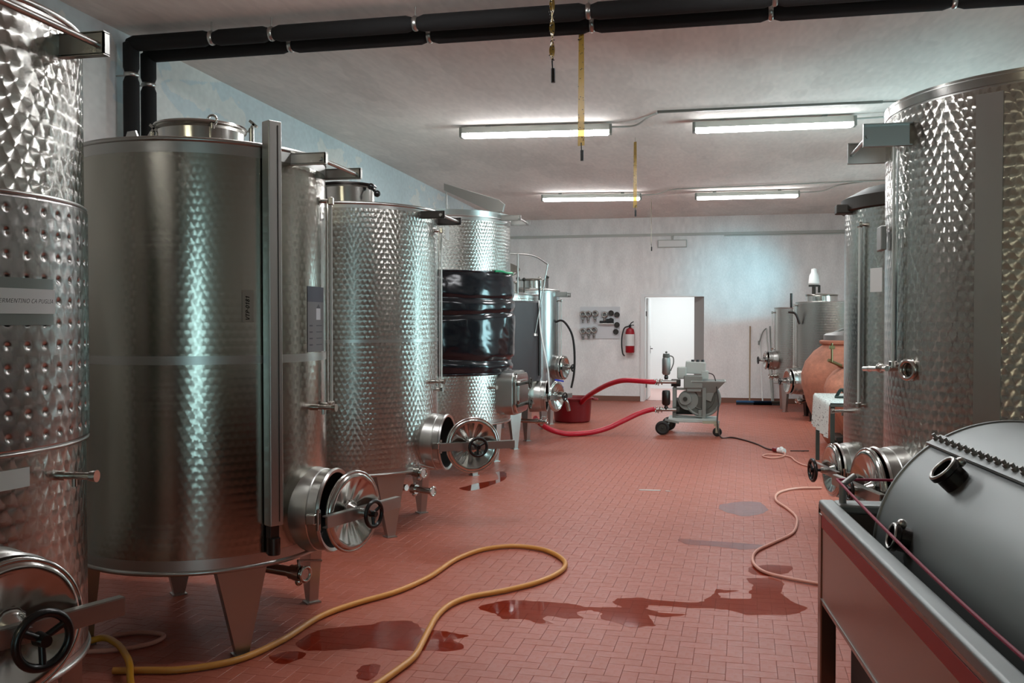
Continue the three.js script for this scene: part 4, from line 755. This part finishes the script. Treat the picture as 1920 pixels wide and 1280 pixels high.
wire([[-0.98, CY - 0.05, -14.68], [-0.72, CY - 0.05, -14.6], [-0.5, CY - 0.02, -14.4], [-0.2, CY - 0.014, -14.35], [0.6, CY - 0.014, -14.3], [1.6, CY - 0.014, -14.2], [3.2, CY - 0.014, -14.1]], 'long thin wire linking the two far ceiling lamps');
wire([[1.46, CY - 0.05, -14.87], [1.8, CY - 0.05, -14.8], [2.0, CY - 0.014, -14.5], [2.3, CY - 0.014, -14.2]], 'short wire curling from the far right lamp');
function insulated(x0, x1, y, z, zw, yv, clamps, label) {
  const t = thing('insulated_pipe', label, 'pipe', [0, 0, 0], 0, 'black insulated pipes below the ceiling'), r = 0.055;
  let last = x0;
  for (const c of [...clamps, x1]) {                     // foam lengths, necked in at each clamp
    const a = last === x0 ? x0 : last + 0.012, b = c === x1 ? x1 : c - 0.012, n = (s) => [[0.001, s], [r * 0.75, s]];
    part('foam_sleeve', lathe([[0.001, a], [r * 0.72, a], [r, a + 0.05], [r, b - 0.05], [r * 0.72, b], [0.001, b]], 28).rotateZ(-Math.PI / 2).translate(0, y, z), M.foam, t); last = c;
  }
  for (const c of clamps) part('clamp', [ring(r * 0.72, 0.011, 0, 24).rotateZ(Math.PI / 2).scale(1.6, 1, 1).translate(c, y, z), rod([c, y + r * 0.7, z], [c, CY - 0.004, z], 0.006)], M.satin, t);
  // the drop down the left wall
  const cy = y - 0.22;
  part('foam_drop', [lathe([[0.001, yv], [r, yv], [r, cy - 0.05], [r * 0.75, cy - 0.012], [0.001, cy - 0.012]], 28).translate(x0 + 0.02, 0, z), lathe([[0.001, cy + 0.012], [r * 0.75, cy + 0.012], [r, cy + 0.05], [r, y], [0.001, y + r * 0.6]], 28).translate(x0 + 0.02, 0, z)], M.foam, t);
  part('clamp', [ring(r * 0.75, 0.011, 0, 24).scale(1, 1.6, 1).translate(x0 + 0.02, cy, z), rod([x0 + 0.02 - r, cy, z], [XL, cy, z], 0.006)], M.satin, t);
}
insulated(-4.0, 3.28, 3.545, -5.78, 0, 0.2, [-3.35, -2.9 + 0.0, -1.87, -0.72, 0.42, 1.55, 2.65], 'black foam clad pipe under the ceiling, the one nearer the camera');
insulated(-3.99, 3.28, 3.52, -5.97, 0, 0.2, [-2.85, -1.83, -0.72, 0.41, 1.48, 2.6], 'black foam clad pipe under the ceiling, the one farther from the camera');
function flypaper(x, z, y0, w, label, kind) {
  const g = new THREE.Group(); g.name = numbered('fly_strip'); scene.add(g); g.position.set(x, 0, z); tag(g, label, 'fly paper', 'yellow fly strips hanging from the ceiling');
  part('string', rod([0, kind === 'chain' ? y0 + 0.3 : CY - 0.06, 0], [0, CY, 0], kind === 'chain' ? 0.003 : 0.002, 6), M.brass, g);
  const pos = [], idx = [], n = 40, ya = y0 + 0.1, yb = kind === 'chain' ? y0 + 0.42 : CY - 0.05;
  for (let i = 0; i <= n; i++) { const y = ya + (yb - ya) * i / n, a = (kind === 'chain' ? 1.3 : 0.25) + i * (kind === 'chain' ? 0.22 : 0.012), c = Math.cos(a) * w, s = Math.sin(a) * w; pos.push(-c, y, -s, c, y, s); }
  for (let i = 0; i < n; i++) { const a = i * 2; idx.push(a, a + 1, a + 2, a + 2, a + 1, a + 3); }
  const f = new THREE.BufferGeometry(); f.setAttribute('position', new THREE.Float32BufferAttribute(pos, 3)); f.setIndex(idx); f.computeVertexNormals();
  part('sticky_ribbon', f, std({ name: 'sticky yellow ribbon', color: kind === 'thin' ? 0x8b8675 : 0x98792f, roughness: 0.35, side: THREE.DoubleSide, transmission: 0.35, thickness: 0 }), g);
  if (kind !== 'thin') { const flies = []; for (let i = 0; i < 40; i++) { const y = ya + (yb - ya) * rnd(); flies.push(ball(0.0035, (rnd() - 0.5) * 1.7 * w, y, 0.006, 6)); } const m = part('flies', flies, M.black, g); m.userData.kind = 'stuff'; }
  part('cartridge', [new THREE.CylinderGeometry(0.011, 0.011, 0.07, 14).translate(0.006, y0 + 0.035, 0), rod([0.004, y0 + 0.06, 0], [0, y0 + 0.12, 0], 0.004)], M.black, g);
}
flypaper(-0.75, -4.54, 2.777, 0.014, 'nearest yellow fly strip, twisted on a thin chain', 'chain');
flypaper(-0.795, -6.0, 2.64, 0.024, 'wide flat amber fly strip hanging in front of the near lamp', 'flat');
flypaper(-0.757, -10.35, 2.768, 0.022, 'yellow fly strip hanging before the far left lamp', 'flat');
flypaper(-0.863, -15.55, 2.783, 0.006, 'farthest fly strip, a thin grey line near the far wall', 'thin');
{ // work light behind the right tanks, washing the far wall
  const t = thing('flood_lamp', 'small flood lamp high on the right wall behind the tanks', 'lamp', [3.18, 2.55, -14.6]);
  const aim = V(0.8, 2.35, ZF).sub(V(3.18, 2.55, -14.6)).normalize();
  const q = new THREE.Quaternion().setFromUnitVectors(V(0, 0, 1), aim), turn = (g) => g.applyQuaternion(q);
  part('housing', [turn(box(0.2, 0.14, 0.08, 0, 0, -0.05, null, 0.01)), rod([0, 0, -0.05], [0.12, 0, -0.05], 0.015)], M.cast, t);
  part('glass', turn(box(0.17, 0.11, 0.006, 0, 0, -0.008)), std({ name: 'lit flood glass', color: 0xffffff, emissive: new THREE.Color(0.4, 0.86, 1), emissiveIntensity: 6 }), t);
  const l = new THREE.SpotLight(new THREE.Color(0.3, 0.82, 1), 46, 0, R(15), 1); l.position.set(3.18, 2.55, -14.6).addScaledVector(aim, 0.01); l.target.position.set(0.75, 2.42, ZF); l.shadow.radius = 15; l.castShadow = true; scene.add(l, l.target);
}
renderer.render(scene, camera);
